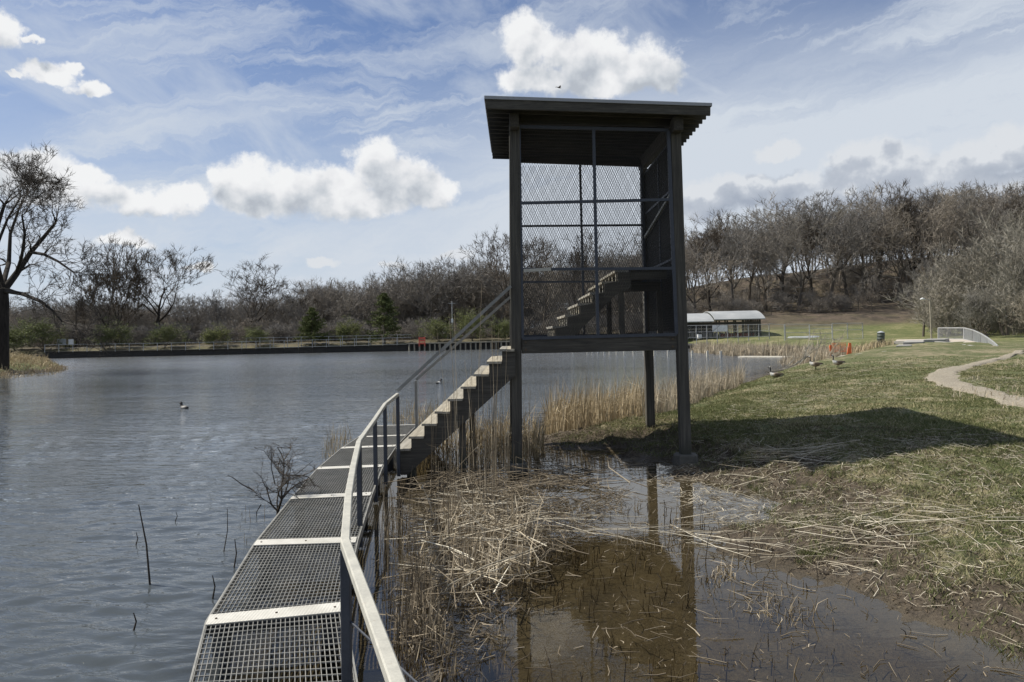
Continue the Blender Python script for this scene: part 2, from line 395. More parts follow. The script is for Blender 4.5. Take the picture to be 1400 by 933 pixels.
# ground
def ground_mat():
    mt, t, out = new_mat('ground_soil_grass_leaves')
    P = gc(t)
    A = lambda nm: t.n('ShaderNodeAttribute', attribute_name=nm).outputs['Fac']
    n_big = t.noise(P, 0.35, 5, 0.6); n_mid = t.noise(P, 2.2, 6, 0.65); n_fine = t.noise(P, 22, 5, 0.7)
    n_str = t.noise(t.vmath('MULTIPLY', P, (1, 2.5, 1)), 9, 5, 0.7)
    grass = t.ramp(n_fine, [(0.30, (.042, .052, .019)), (0.52, (.094, .108, .041)), (0.72, (.19, .18, .092))])
    straw = t.ramp(n_fine, [(0.30, (.14, .115, .065)), (0.6, (.29, .25, .16)), (0.75, (.42, .38, .26))])
    gr = t.mix(t.smooth(t.math('MULTIPLY_ADD', n_mid, 0.55, t.math('MULTIPLY', n_big, 0.45)), 0.47, 0.60), grass, straw)
    mud = t.ramp(n_fine, [(0.3, (.035, .027, .018)), (0.55, (.085, .066, .045)), (0.75, (.16, .13, .09))])
    wet = t.ramp(n_mid, [(0.3, (.045, .036, .023)), (0.7, (.105, .085, .056))])
    wet = t.mix(t.smooth(n_fine, 0.5, 0.7), wet, (.06, .045, .025))
    leaf = t.ramp(n_fine, [(0.3, (.050, .038, .028)), (0.5, (.112, .084, .062)), (0.72, (.22, .178, .135))])
    n_litter_shade = t.noise(t.vmath('MULTIPLY', P, (.5, .25, 1)), 1.0, 7, 0.7)
    leaf = t.mix(t.smooth(n_litter_shade, 0.42, 0.60), leaf, (.042, .034, .026))  # dark patches: uneven leaf litter, with tree shadows put into its colour
    leaf = t.mix(t.smooth(n_mid, 0.42, 0.62), leaf, t.mix(0.5, leaf, (.055, .045, .032)))
    leaf = t.mix(t.smooth(n_big, 0.45, 0.6), leaf, t.mix(0.55, leaf, (.10, .085, .05)))
    far_grass = t.ramp(t.math('MULTIPLY_ADD', n_big, 0.5, t.math('MULTIPLY', n_mid, 0.5)), [(0.38, (.075, .095, .032)), (0.5, (.125, .135, .052)), (0.62, (.24, .215, .115))])
    gr = t.mix(A('far'), gr, far_grass)
    c_ = t.mix(t.smooth(t.math('ADD', A('grass'), t.math('MULTIPLY_ADD', n_mid, 1.3, -0.65)), 0.35, 0.65), mud, gr)
    c_ = t.mix(A('wet'), c_, wet)
    c_ = t.mix(A('leaf'), c_, leaf)
    # deep lake bed is dark silt
    c_ = t.mix(A('deep'), c_, (.035, .040, .030))
    b = t.n('ShaderNodeBsdfPrincipled', ins={'Base Color': c_, 'Roughness': t.math('MULTIPLY_ADD', A('damp'), -0.35, 0.95)})
    b.inputs['Specular IOR Level'].default_value = 0.3
    h = t.math('ADD', t.math('MULTIPLY', n_fine, 0.6), t.math('MULTIPLY', n_str, 0.6))
    bn = t.n('ShaderNodeBump', ins={'Strength': 0.9, 'Distance': 0.05, 'Height': h}); t.nt.links.new(bn.outputs[0], b.inputs['Normal'])
    t.nt.links.new(b.outputs[0], out.inputs[0])
    return mt
M['ground'] = ground_mat()

def water_mat():
    mt, t, out = new_mat('pond_water')
    P = gc(t)
    lake = t.n('ShaderNodeAttribute', attribute_name='lake').outputs['Fac']
    deep = t.n('ShaderNodeAttribute', attribute_name='deep').outputs['Fac']
    gust = t.noise(t.vmath('MULTIPLY', P, (.05, .12, 1)), 1.0, 4, 0.6)
    wp = t.vmath('ADD', P, t.vmath('MULTIPLY_ADD', t.n('ShaderNodeTexNoise', ins={'Vector': P, 'Scale': 0.6, 'Detail': 2}).outputs[1], (.5, .5, 0), (-.25, -.25, 0)))
    r1 = t.n('ShaderNodeVectorRotate', rotation_type='Z_AXIS', ins={'Vector': wp, 'Angle': R(8)}).outputs[0]
    a = t.noise(t.vmath('MULTIPLY', r1, (1.7, 5.6, 1)), 1.0, 3, 0.5, 0.3)
    b_ = t.noise(t.vmath('MULTIPLY', r1, (3.6, 15.0, 1)), 1.0, 3, 0.55, 0.3)
    c_ = t.noise(t.vmath('MULTIPLY', r1, (.25, .9, 1)), 1.0, 3, 0.5)
    h = t.math('ADD', t.math('ADD', t.math('MULTIPLY', a, 0.46), t.math('MULTIPLY', b_, 0.21)), t.math('MULTIPLY', c_, 0.4))
    still = t.noise(t.vmath('MULTIPLY', wp, (6, 14, 1)), 1.0, 3, 0.5)
    amp = t.math('MULTIPLY', lake, t.math('MULTIPLY_ADD', t.smooth(gust, 0.35, 0.65), 0.6, 0.5))
    hh = t.math('ADD', t.math('MULTIPLY', h, amp), t.math('MULTIPLY', still, 0.010))
    bn = t.n('ShaderNodeBump', ins={'Strength': 1.0, 'Distance': 0.075, 'Height': hh}).outputs[0]
    bn2 = t.n('ShaderNodeBump', ins={'Strength': 1.0, 'Distance': 0.075, 'Height': hh}).outputs[0]
    fr = t.n('ShaderNodeFresnel', ins={'IOR': 1.33, 'Normal': bn2}).outputs[0]
    tr = t.n('ShaderNodeBsdfTransparent', ins={0: (.80, .77, .66, 1)})
    murk = t.n('ShaderNodeBsdfDiffuse', ins={0: (.060, .070, .077, 1)})
    body = t.n('ShaderNodeMixShader', ins={0: deep, 1: tr.outputs[0], 2: murk.outputs[0]})
    gl = t.n('ShaderNodeBsdfGlossy', ins={0: (1, 1, 1, 1), 'Roughness': t.math('ADD', t.math('MULTIPLY', lake, 0.03), t.math('MULTIPLY', t.smooth(t.n('ShaderNodeSeparateXYZ', ins={0: P}).outputs[1], 16.0, 80.0), 0.15)), 'Normal': bn})
    mx = t.n('ShaderNodeMixShader', ins={0: fr, 1: body.outputs[0], 2: gl.outputs[0]})
    t.nt.links.new(mx.outputs[0], out.inputs[0])
    return mt
M['water'] = water_mat()

# ------------------------------------------------------------------ ground sheet and water sheet
def polar(radii, ths):
    rr, tt = np.meshgrid(radii, ths, indexing='ij')
    x = (rr * np.sin(tt)).ravel(); y = (rr * np.cos(tt)).ravel()
    nr, nt_ = len(radii), len(ths)
    i = np.arange(nr - 1)[:, None] * nt_ + np.arange(nt_)[None, :]
    j = np.arange(nr - 1)[:, None] * nt_ + (np.arange(nt_)[None, :] + 1) % nt_
    F = np.stack([i, j, j + nt_, i + nt_], -1).reshape(-1, 4)
    return x, y, F
ths = np.concatenate([np.linspace(-41, 41, 420), np.linspace(41, 319, 70)[1:-1]]) * math.pi / 180
radii = np.concatenate([[0.02], np.geomspace(0.8, 3, 20)[:-1], np.geomspace(3, 40, 330)[:-1], np.geomspace(40, 900, 130)])
x, y, F = polar(radii, ths)
z, s = height(x, y)
far = sstep(45, 75, np.hypot(x, y))
grassw = sstep(0.35, 2.1, s) + sstep(14, 22, y) * sstep(0.1, 1.0, s)
leafw = sstep(107, 113, y + 0.12 * x + 6 * (fbm(x * .1, y * .1, 3, 2) - .5)) * sstep(0, 22, x) + sstep(109, 111, y) * sstep(16, 4, x) * 0.85
leafw = np.clip(leafw, 0, 1)
ground = mesh_np('ground', np.stack([x, y, z], 1), F, M['ground'], smooth=True)
tag(ground, kind='structure', label='muddy grassy bank, lawn and wooded hillside around the pond')
attr(ground, 'grass', np.clip(grassw, 0, 1)); attr(ground, 'far', far); attr(ground, 'leaf', leafw)
attr(ground, 'wet', sstep(0.03, -0.01, z)); attr(ground, 'damp', sstep(0.25, 0.0, z)); attr(ground, 'deep', sstep(-0.35, -0.9, z))

def path_strip(name, pts, widths, mat, lift, crown=0.0, nseg=8, jit=0.0):
    # a ribbon laid over the terrain
    P = []
    n = len(pts)
    for i in range(n - 1):
        p0 = pts[max(i - 1, 0)]; p1 = pts[i]; p2 = pts[i + 1]; p3 = pts[min(i + 2, n - 1)]
        for k in range(nseg):
            t_ = k / nseg
            q = 0.5 * ((2 * p1) + (-p0 + p2) * t_ + (2 * p0 - 5 * p1 + 4 * p2 - p3) * t_ * t_ + (-p0 + 3 * p1 - 3 * p2 + p3) * t_ ** 3)
            P.append((q, widths[i] * (1 - t_) + widths[i + 1] * t_))
    P.append((pts[-1], widths[-1]))
    V = []; nc = 9
    for i, (q, w) in enumerate(P):
        a = P[max(i - 1, 0)][0]; b = P[min(i + 1, len(P) - 1)][0]
        t_ = (b - a); t_.z = 0; t_.normalize(); nrm = Vector((t_.y, -t_.x, 0))
        for k in range(nc):
            f = k / (nc - 1) * 2 - 1
            e = 1 + (rnd.uniform(-jit, jit) if abs(f) == 1 else 0)
            V.append((q.x + nrm.x * w * f * e, q.y + nrm.y * w * f * e, crown * (1 - f * f) - (0.03 if abs(f) == 1 else 0)))
    V = np.array(V); zz, _ = height(V[:, 0], V[:, 1]); V[:, 2] += zz + lift
    Fq = [(i * nc + k, i * nc + k + 1, (i + 1) * nc + k + 1, (i + 1) * nc + k) for i in range(len(P) - 1) for k in range(nc - 1)]
    return mesh_np(name, V, Fq, mat, smooth=True)
def gravel_mat():
    def f(t, b):
        P = gc(t); w = t.n('ShaderNodeTexVoronoi', feature='F1', ins={'Vector': P, 'Scale': 55.0})
        n = t.noise(P, 2.0, 5, 0.6)
        cc = t.ramp(w.outputs[1], [(0, (.17, .145, .105)), (0.5, (.29, .255, .195)), (1, (.42, .375, .30))])
        bump(t, b, w.outputs[0], 0.8, 0.02)
        return t.mix(t.smooth(n, 0.5, 0.7), cc, t.mix(0.35, cc, (.22, .19, .12)))
    return principled('crushed_gravel', f, 0.95)
M['gravel'] = gravel_mat()
pp = path_strip('gravel_path', PATHW, [0.42, 0.40, 0.40, 0.44, 0.40, 0.28, 0.22, 0.22], M['gravel'], 0.025, 0.02, 10, 0.35)
tag(pp, kind='structure', label='pale gravel path curving through the lawn')

wr = np.concatenate([[0.02], np.geomspace(1.0, 3, 24)[:-1], np.geomspace(3, 45, 430)[:-1], np.geomspace(45, 170, 60)])
wth = np.concatenate([np.linspace(-38, 38, 400), np.linspace(38, 322, 50)[1:-1]]) * math.pi / 180
wx, wy, wF = polar(wr, wth)
wz, ws = height(wx, wy)
keep = (ws < 1.5)
fk = keep[wF].any(1)
walk_x = np.interp(wy, [0, 3.5, 5.5, 7.4, 9.3, 11.3, 13.3, 16.3, 22, 40], [-.6, -1.2, -1.7, -2.0, -2.2, -2.4, -2.5, -2.6, -1.5, 2])
lake = sstep(0.3, -1.2, wx - walk_x)
lake = np.maximum(lake, sstep(17.5, 24, wy))
lake = np.clip(lake, 0, 1)
def waves(x, y):
    """wind ripples as real geometry: a spread of short crested waves running down the lake"""
    g = np.random.default_rng(4); r_ = np.hypot(x, y); spacing = np.maximum(r_ * 0.0064, 0.012); h = np.zeros_like(x)
    xx = x + .35 * fbm(x * .5, y * .5, 2, 81); yy = y + .30 * fbm(x * .6, y * .6, 2, 83)
    for k in range(40):
        lam = .10 * (5.0 ** (k / 39.0)); a_ = g.normal(math.radians(96), math.radians(24)); ph = g.uniform(0, 6.28)
        kx, ky = math.cos(a_) * 2 * math.pi / lam, math.sin(a_) * 2 * math.pi / lam
        h += lam * WAVE_STEEP * (.25 / lam) ** .55 * np.sin(kx * xx + ky * yy + ph) * sstep(2.2, 4.5, lam / spacing)
    return h * (.35 + 1.25 * sstep(.3, .7, fbm(x * .12, y * .30, 4, 85)))
WAVE_STEEP = .0066
wzz = waves(wx, wy) * (lake ** 1.5)
water = mesh_np('pond_water', np.stack([wx, wy, wzz], 1), wF[fk], M['water'], smooth=True)
tag(water, kind='structure', label='pond water, rippled on the lake and still in the marsh')
attr(water, 'lake', lake); attr(water, 'deep', np.clip(lake * sstep(-0.3, -2.8, ws) * 1.0, 0, 0.97))

# ------------------------------------------------------------------ mesh builder
ORG = {}
class MB:
    def __init__(s): s.v = []; s.f = []
    def quadbox(s, c8):
        b = len(s.v); s.v += [tuple(p) for p in c8]
        s.f += [(b, b+3, b+2, b+1), (b+4, b+5, b+6, b+7), (b, b+1, b+5, b+4), (b+1, b+2, b+6, b+5), (b+2, b+3, b+7, b+6), (b+3, b, b+4, b+7)]
        return s
    def box(s, lo, hi):
        (x0, y0, z0), (x1, y1, z1) = lo, hi
        return s.quadbox([(x0,y0,z0),(x1,y0,z0),(x1,y1,z0),(x0,y1,z0),(x0,y0,z1),(x1,y0,z1),(x1,y1,z1),(x0,y1,z1)])
    def bar(s, p0, p1, w, h, up=(0, 0, 1), w1=None, h1=None):
        p0, p1 = Vector(p0), Vector(p1); d = (p1 - p0).normalized(); up = Vector(up)
        sx = d.cross(up)
        if sx.length < 1e-4: sx = d.cross(Vector((0, 1, 0)))
        sx.normalize(); uy = sx.cross(d).normalized()
        w1 = w if w1 is None else w1; h1 = h if h1 is None else h1
        a = [p0 + sx*(i*w/2) + uy*(j*h/2) for i, j in ((-1,-1),(1,-1),(1,1),(-1,1))]
        b = [p1 + sx*(i*w1/2) + uy*(j*h1/2) for i, j in ((-1,-1),(1,-1),(1,1),(-1,1))]
        return s.quadbox(a + b)
    def tube(s, pts, rad, n=6, caps=True, flat=None):
        pts = [Vector(p) for p in pts]; b0 = len(s.v); prev = None
        for i, p in enumerate(pts):
            d = (pts[min(i+1, len(pts)-1)] - pts[max(i-1, 0)]).normalized()
            if prev is None:
                a = d.orthogonal().normalized()
            else:
                a = (prev - d * prev.dot(d)).normalized()
            prev = a; bb = d.cross(a)
            r = rad[i] if isinstance(rad, (list, tuple)) else rad
            for k in range(n):
                t_ = 2*math.pi*k/n; s.v.append(tuple(p + (a*math.cos(t_) + bb*math.sin(t_))*r))
        for i in range(len(pts)-1):
            for k in range(n):
                q = b0+i*n+k; q2 = b0+i*n+(k+1) % n; s.f.append((q, q2, q2+n, q+n))
        if caps:
            s.f.append(tuple(b0+k for k in range(n))[::-1]); e = b0+(len(pts)-1)*n; s.f.append(tuple(e+k for k in range(n)))
        return s
    def build(s, name, mat, parent=None, smooth=False, bevel=0.0, world=True, loc=None):
        me = bpy.data.meshes.new(name)
        o = Vector((0, 0, 0)); p = parent
        if world and parent is not None: o = ORG.get(parent.name, Vector((0, 0, 0)))
        me.from_pydata([tuple(Vector(v) - o) for v in s.v], [], s.f); me.update()
        me.materials.append(mat)
        ob = bpy.data.objects.new(name, me); col.objects.link(ob)
        if parent is not None: ob.parent = parent
        ORG[ob.name] = o.copy()
        if smooth: me.polygons.foreach_set('use_smooth', [True]*len(me.polygons))
        if bevel > 0:
            md = ob.modifiers.new('edge', 'BEVEL'); md.width = bevel; md.segments = 1; md.limit_method = 'ANGLE'
        return ob
def empty(name, loc, label=None, cat=None, group=None):
    o = bpy.data.objects.new(name, None); col.objects.link(o); o.location = loc; o.empty_display_size = 0.3
    ORG[o.name] = Vector(loc); tag(o, label, cat, group); return o
def kids(o): return [c for c in o.children]
def dupe(root, loc, rz=0.0, scale=None, label=None, group=None):
    c = root.copy(); col.objects.link(c); c.location = loc; c.rotation_euler = (0, 0, rz)
    if scale is not None: c.scale = scale
    if label: c['label'] = label
    if group: c['group'] = group
    for ch in CH[root.name]:
        k = ch.copy(); col.objects.link(k); k.parent = c
        for g_ in CH.get(ch.name, []):
            kk = g_.copy(); col.objects.link(kk); kk.parent = k
    return c
CH = {}
def V(*a): return Vector(a)

# ------------------------------------------------------------------ observation tower
FLb, FLt = pd(707, 634, 12.35), pd(703, 172, 12.35)
FRb, FRt = pd(937, 622, 12.50), pd(922.5, 180, 12.50)
RRb, RRt = pd(889.5, 596, 15.55), pd(881, 232, 15.55)
RLb, RLt = pd(703, 592, 15.40), pd(702, 226, 15.40)
tower = empty('observation_tower', (FLb.x + 1.3, 13.9, 0), 'tall weathered timber observation tower caged in dark steel mesh beside the marsh', 'tower')
PW = 0.172
def post(b, t, name='post', foot=0.0):
    d = (t - b); return MB().bar(b - d * (foot / d.length), t, PW, PW, up=(0, 1, 0)).build(name, M['wood_z'], tower, bevel=0.008)
posts = [post(FLb, FLt), post(FRb, FRt), post(RRb, RRt), post(RLb, RLt)]
def lerp(a, b, t_): return a + (b - a) * t_
def on(b, t, z): return lerp(b, t, (z - b.z) / (t.z - b.z))
# concrete footings
def footing(p, rx, h, top, mat=M['conc']):
    mb = MB(); n = 10
    pr = [(rx * .98, top - h), (rx, top - h * .3), (rx * .96, top - .02), (rx * .86, top)]
    b0 = 0
    for r_, z_ in pr:
        for k in range(n):
            a = 2 * math.pi * (k + .5) / n; sq = 1 / max(abs(math.cos(a)), abs(math.sin(a))) ** .75
            mb.v.append((p.x + r_ * sq * math.cos(a) * (1 + rnd.uniform(-.03, .03)), p.y + r_ * sq * math.sin(a), z_))
    for i in range(len(pr) - 1):
        for k in range(n): mb.f.append((i*n+k, i*n+(k+1) % n, (i+1)*n+(k+1) % n, (i+1)*n+k))
    mb.f.append(tuple(range((len(pr)-1)*n, len(pr)*n))); mb.f.append(tuple(range(n))[::-1])
    mb.build('footing', mat, tower, smooth=False)
footing(FLb, .165, .42, FLb.z + .02); footing(FRb, .20, .5, FRb.z + .02); footing(RRb, .19, .5, RRb.z + .02); footing(RLb, .17, .5, RLb.z + .02)
ZF = 2.16                                   # floor level
# floor beams: front/back faces and two sides
def zline(b, t, z): return on(b, t, z)
fl, fr = on(FLb, FLt, ZF - .125), on(FRb, FRt, ZF - .125)
rl, rr = on(RLb, RLt, ZF - .125), on(RRb, RRt, ZF - .125)
def beam(p, q, w, h, name, mat, inset=0.0, **k):
    d = (q - p).normalized(); return MB().bar(p + d * inset, q - d * inset, w, h).build(name, mat, tower, bevel=0.006)
off = V(0, -.02, 0)
front_beam = beam(fl + off, fr + off, .09, .245, 'floor_beam', M['wood_x'], PW / 2 + .004)
beam(rl, rr, .09, .245, 'floor_beam', M['wood_x'], PW / 2 + .004)
beam(fl, rl, .09, .245, 'floor_beam', M['wood_y'], PW / 2 + .004)
beam(fr, rr, .09, .245, 'floor_beam', M['wood_y'], PW / 2 + .004)
for (p, q, sg) in ((fl, fr, 1), (fr, fl, -1)):
    d = (q - p).normalized()
    for dz in (-.06, .06):
        c_ = p + d * (.155 if sg > 0 else .165) + V(0, -.068, dz)
        MB().tube([c_, c_ + V(0, -.014, 0)], .020, 8).build('bolt', M['bolt'], front_beam)
nb = 20
fb = None
for i in range(nb):
    x0 = fl.x + .10 + (fr.x - fl.x - .2) * i / nb; x1 = fl.x + .10 + (fr.x - fl.x - .2) * (i + 1) / nb - .006
    if fb is None:
        fb = MB().box((x0, fl.y + .06, ZF - .04), (x1, rl.y - .02, ZF)).build('floor_board', M['wood_y'], tower); fx0 = x0
    else:
        k = fb.copy(); col.objects.link(k); k.location = (x0 - fx0, 0, rnd.uniform(-.003, .003))
# joists under the floor
for i in range(5):
    yy = fl.y + .45 + i * .55
    MB().box((fl.x + .06, yy, ZF - .20), (fr.x - .05, yy + .04, ZF - .045)).build('floor_joist', M['wood_x'], tower)
# roof
rFL, rFR, rBL = pd(663, 131, 11.75), pd(972.5, 141, 12.05), pd(673, 218, 15.95)
rBL.z += .20
ax = (rFR - rFL); ay = (rBL - rFL); Lx, Ly = ax.length, ay.length; ex, ey = ax / Lx, ay / Ly; ez = ex.cross(ey).normalized()
def rp(u, v, w): return rFL + ex * u + ey * v + ez * w
def rbox(u0, v0, w0, u1, v1, w1, name, mat, bev=0.004):
    mb = MB().quadbox([rp(u0,v0,w0), rp(u1,v0,w0), rp(u1,v1,w0), rp(u0,v1,w0), rp(u0,v0,w1), rp(u1,v0,w1), rp(u1,v1,w1), rp(u0,v1,w1)])
    return mb.build(name, mat, tower if name == 'roof' else ROOF, bevel=bev)
ROOF = rbox(0.001, 0.001, -.012, Lx - .001, Ly, -.002, 'roof', M['flash'])
rbox(-.012, -.012, -.055, Lx + .012, 0, 0, 'roof_flashing', M['flash'])
rbox(-.012, .001, -.055, 0, Ly, 0, 'roof_flashing', M['flash'])
rbox(Lx, .001, -.055, Lx + .012, Ly, 0, 'roof_flashing', M['flash'])
nd_ = 14
for i in range(nd_):
    rbox(.002, .002 + i * Ly / nd_, -.040, Lx - .002 + .014 * i, (i + 1) * Ly / nd_ - .006, -.0125, 'roof_board', M['wood_x'], 0)
rbox(.01, .004, -.20, Lx - .01, .045, -.041, 'fascia_board', M['wood_x'])
nj = 14
for i in range(1, nj + 1):
    v = .045 + (Ly - .09) * i / nj
    rbox(.012, v - .019, -.185 - (.012 if i == nj else 0), Lx - .012 + .014 * i, v + .019, -.041, 'roof_joist', M['wood_x'])
def rz(u, v, w): return rp(u, v, w)
# main beams running front to back over the posts, poking out in front
def beam_fb(t0, t1):
    a = t0.copy(); b = t1.copy(); d = b - a; d.z = 0; d.normalize()
    p = a - d * .32; q = b + d * .30
    def rz_at(P):     # underside of joists at that plan position
        r_ = P - rFL; u = r_.dot(V(ex.x, ex.y, 0)); v = r_.dot(V(ey.x, ey.y, 0)); return rp(u, v, -.190).z
    hb = .235
    p.z = rz_at(p) - hb/2; q.z = rz_at(q) - hb/2
    MB().bar(p, q, .15, hb).build('roof_beam', M['wood_y'], tower, bevel=.008)
    return p.z - hb/2, q.z - hb/2
zA = beam_fb(FLt, RLt); zB = beam_fb(FRt, RRt)
# headers between posts
h1a, h1b = pd(711, 163, 12.38), pd(916, 167, 12.52)
MB().bar(h1a, h1b, .05, .17).build('header_board', M['wood_x'], tower)
h2a, h2b = pd(703, 217, 15.42), pd(878, 223, 15.55)
MB().bar(h2a, h2b, .07, .16).build('header_board', M['wood_x'], tower)
# cage: steel frames
def frame_bar(p, q, w=.045, name='frame_bar'):
    return MB().bar(p, q, w, w, up=(0, 1, 0)).build(name, M['dark_steel'], tower)
yf, yfr = 12.30, 12.43
def F_(px, py, t_=None):           # on the front face
    t_ = (px - 711) / 205.0; return pd(px, py, yf + (yfr - yf) * t_)
def B_(px, py): return pd(px, py, 15.42)
frame_bar(F_(709.5, 174), F_(714.5, 463.5), .05); frame_bar(F_(913.5, 180), F_(924.5, 457), .055)
frame_bar(F_(811.5, 177), F_(817.5, 459), .048)
frame_bar(F_(710, 173.5), F_(914, 178.5), .05)
frame_bar(F_(713, 278), F_(917.5, 273.2), .045); frame_bar(F_(713.5, 368.5), F_(920, 367.2), .045)
frame_bar(F_(714, 463), F_(925, 457.5), .05)
# back face
frame_bar(B_(793, 226), B_(799, 462), .045); frame_bar(B_(702, 309.5), B_(882, 308.0), .04); frame_bar(B_(702, 386), B_(884, 385), .04)
frame_bar(B_(877, 226), B_(884, 459), .05); frame_bar(B_(702, 226), B_(703, 461), .045); frame_bar(B_(702, 460), B_(884, 457), .045)
# right side frame and brace
fa, fb_ = F_(917, 277), V(B_(879, 311).x, B_(879, 311).y, B_(879, 311).z)
sA, sB = on(FRb, FRt, 4.6) + V(-.05, .1, 0), on(RRb, RRt, 3.95) + V(-.05, -.1, 0)
def S_(t_, z): # right side plane
    a = on(FRb, FRt, z) + V(.0, PW/2, 0); b = on(RRb, RRt, z) + V(0, -PW/2, 0); return lerp(a, b, t_)
frame_bar(S_(.5, ZF + .03), S_(.5, 5.45), .035)
frame_bar(S_(.0, 4.62), S_(1, 4.62), .04); frame_bar(S_(0, 3.45), S_(1, 3.45), .04); frame_bar(S_(.0, 2.2), S_(1, 2.2), .04); frame_bar(S_(.0, 5.44), S_(1, 5.44), .04)
MB().bar(S_(.06, 4.50) + V(-.06, 0, 0), S_(.94, 4.12) + V(-.06, 0, 0), .045, .045).build('diagonal_brace', M['galv'], tower)
for k in range(16):
    f0, f1 = k / 16 + (.004 if k == 8 else .0012), (k + 1) / 16 - (.004 if k == 7 else .0012)
    a0, a1, b0, b1 = S_(f0, ZF + .05), S_(f1, ZF + .05), S_(f0, 5.47), S_(f1, 5.47); ox = V(.045, 0, 0); oy = V(.062, 0, 0)
    MB().quadbox([a0 + ox, a0 + oy, a1 + oy, a1 + ox, b0 + ox, b0 + oy, b1 + oy, b1 + ox]).build('wall_board', M['wood_z'], tower)
# small pale bracket on the front rail
MB().bar(F_(716, 370.5) + V(0, -.035, 0), F_(753, 368.5) + V(0, -.035, 0), .02, .05).build('latch_plate', M['galv'], tower)
def L_(t_, z):
    a = on(FLb, FLt, z) + V(0, PW/2, 0); b = on(RLb, RLt, z) + V(0, -PW/2, 0); return lerp(a, b, t_)
# left side is open at the stair head: frame above the opening
frame_bar(L_(0, 4.5), L_(1, 4.5), .04); frame_bar(L_(0, 5.44), L_(1, 5.44), .04)
# expanded mesh panels
def mesh_panel(O, U, Wv, cellu=.042, cellw=.090, wire=.0043, deep=.005):
    O, U, Wv = Vector(O), Vector(U), Vector(Wv); Lu, Lw = U.length, Wv.length; u, w = U / Lu, Wv / Lw; nrm = u.cross(w).normalized()
    V_ = []; F2 = []; slope = cellw / cellu
    for sg in (1, -1):
        k0 = -Lw / slope if sg > 0 else 0; k1 = Lu if sg > 0 else Lu + Lw / slope
        t_ = k0
        while t_ < k1:
            # line: u = t + sg*w/slope
            w0, w1 = 0.0, Lw
            if sg > 0:
                if t_ < 0: w0 = -t_ * slope
                if t_ + Lw / slope > Lu: w1 = (Lu - t_) * slope
            else:
                if t_ > Lu: w0 = (t_ - Lu) * slope
                if t_ - Lw / slope < 0: w1 = t_ * slope
            if w1 - w0 > .01:
                a = O + u * (t_ + sg * w0 / slope) + w * w0; b = O + u * (t_ + sg * w1 / slope) + w * w1
                d = (b - a).normalized(); sx = d.cross(nrm) * wire / 2; ny = nrm * deep / 2
                b0 = len(V_)
                for P in (a, b):
                    for (i, j) in ((-1, -1), (1, -1), (1, 1), (-1, 1)): V_.append(P + sx * i + ny * j)
                F2 += [(b0, b0+1, b0+5, b0+4), (b0+1, b0+2, b0+6, b0+5), (b0+2, b0+3, b0+7, b0+6), (b0+3, b0, b0+4, b0+7)]
            t_ += cellu
    o = ORG[tower.name]
    ob = mesh_np('mesh_panel', np.array([tuple(p - o) for p in V_]), F2, M['mesh_steel'], tower)
    ob['kind'] = 'stuff'; return ob
a = F_(713, 461); b = F_(922, 457.5); mesh_panel(a, b - a, F_(711, 176) - a)
a = B_(704, 459); b = B_(882, 457); mesh_panel(a, b - a, B_(703, 227) - a)
a = S_(.02, ZF + .06); b = S_(.98, ZF + .06); mesh_panel(a, b - a, V(0, 0, 5.42 - ZF - .06) + (S_(.0, 5.4) - S_(.0, 2.2)) * V(0, 0, 0).length)
a = L_(.02, 4.52); b = L_(.98, 4.52); mesh_panel(a, b - a, V(0, 0, .9))
# stepped seating inside the cage
TX = [757, 774, 791, 808, 824, 842]; TY = [446, 430.5, 415, 400, 385, 369.5]
ynear, yfar = 12.75, 15.25
steps = [pd(a, b, ynear) for a, b in zip(TX, TY)]
tr0 = None
for i, p in enumerate(steps):
    run = .215
    xb = steps[i+1].x if i < 5 else p.x + .22
    t_ = MB().box((p.x - .02, ynear, p.z - .04), (xb - .003, yfar, p.z)).build('bench_tread', M['tread'], tower)
    for k in range(6):           # slats closing each rise
        yy = ynear + .10 + k * (yfar - ynear - .2) / 5
        MB().box((p.x + .005, yy - .035, p.z - .185), (p.x + .02, yy + .035, p.z - .042)).build('riser_slat', M['tread'], tower)
for yy in (ynear - .045, (ynear + yfar) / 2, yfar + .003):
    mb = MB(); pts = []
    # sawtooth stringer: upper edge stepped, lower edge straight
    for i, p in enumerate(steps):
        pts.append((p.x + .022, p.z - .19)); pts.append((p.x + .022, p.z - .043))
    pts.append((steps[-1].x + .24, steps[-1].z - .043)); pts.append((steps[-1].x + .24, steps[-1].z - .30)); pts.append((steps[-1].x - .02, steps[-1].z - .42)); pts.append((steps[0].x + .32, ZF)); pts.append((steps[0].x + .022, ZF))
    n = len(pts); mb.v = [(x_, yy, z_) for x_, z_ in pts] + [(x_, yy + .04, z_) for x_, z_ in pts]
    mb.f = [tuple(range(n)), tuple(range(2*n-1, n-1, -1))] + [((i+1) % n, i, i+n, (i+1) % n + n) for i in range(n)]
    mb.build('seat_stringer', M['wood_x'], tower)
lp = steps[-1]; xr = fr.x - .16
for i in range(6):
    x0 = lp.x + .245 + i * (xr - lp.x - .245) / 6
    MB().box((x0, ynear - .03, lp.z - .035), (x0 + (xr - lp.x - .245) / 6 - .006, yfar + .03, lp.z + .003)).build('landing_board', M['wood_y'], tower)
for yy in (ynear - .02, yfar - .02):
    MB().box((lp.x + .25, yy, lp.z - .17), (xr, yy + .045, lp.z - .037)).build('landing_beam', M['wood_x'], tower)
MB().box((lp.x + .10, ynear + .55, lp.z - .34), (xr - .002, ynear + .60, lp.z - .175)).build('landing_beam', M['wood_x'], tower)
for (px, yy) in ((850, ynear + .04), (833, yfar - .35), (902, ynear + .5), (895, yfar - .1)):
    q = pd(px, 440, yy); MB().box((q.x - .045, yy - .04, ZF + .001), (q.x + .045, yy + .05, lp.z - .175 - (.14 if px == 850 else .17))).build('landing_post', M['wood_z'], tower)

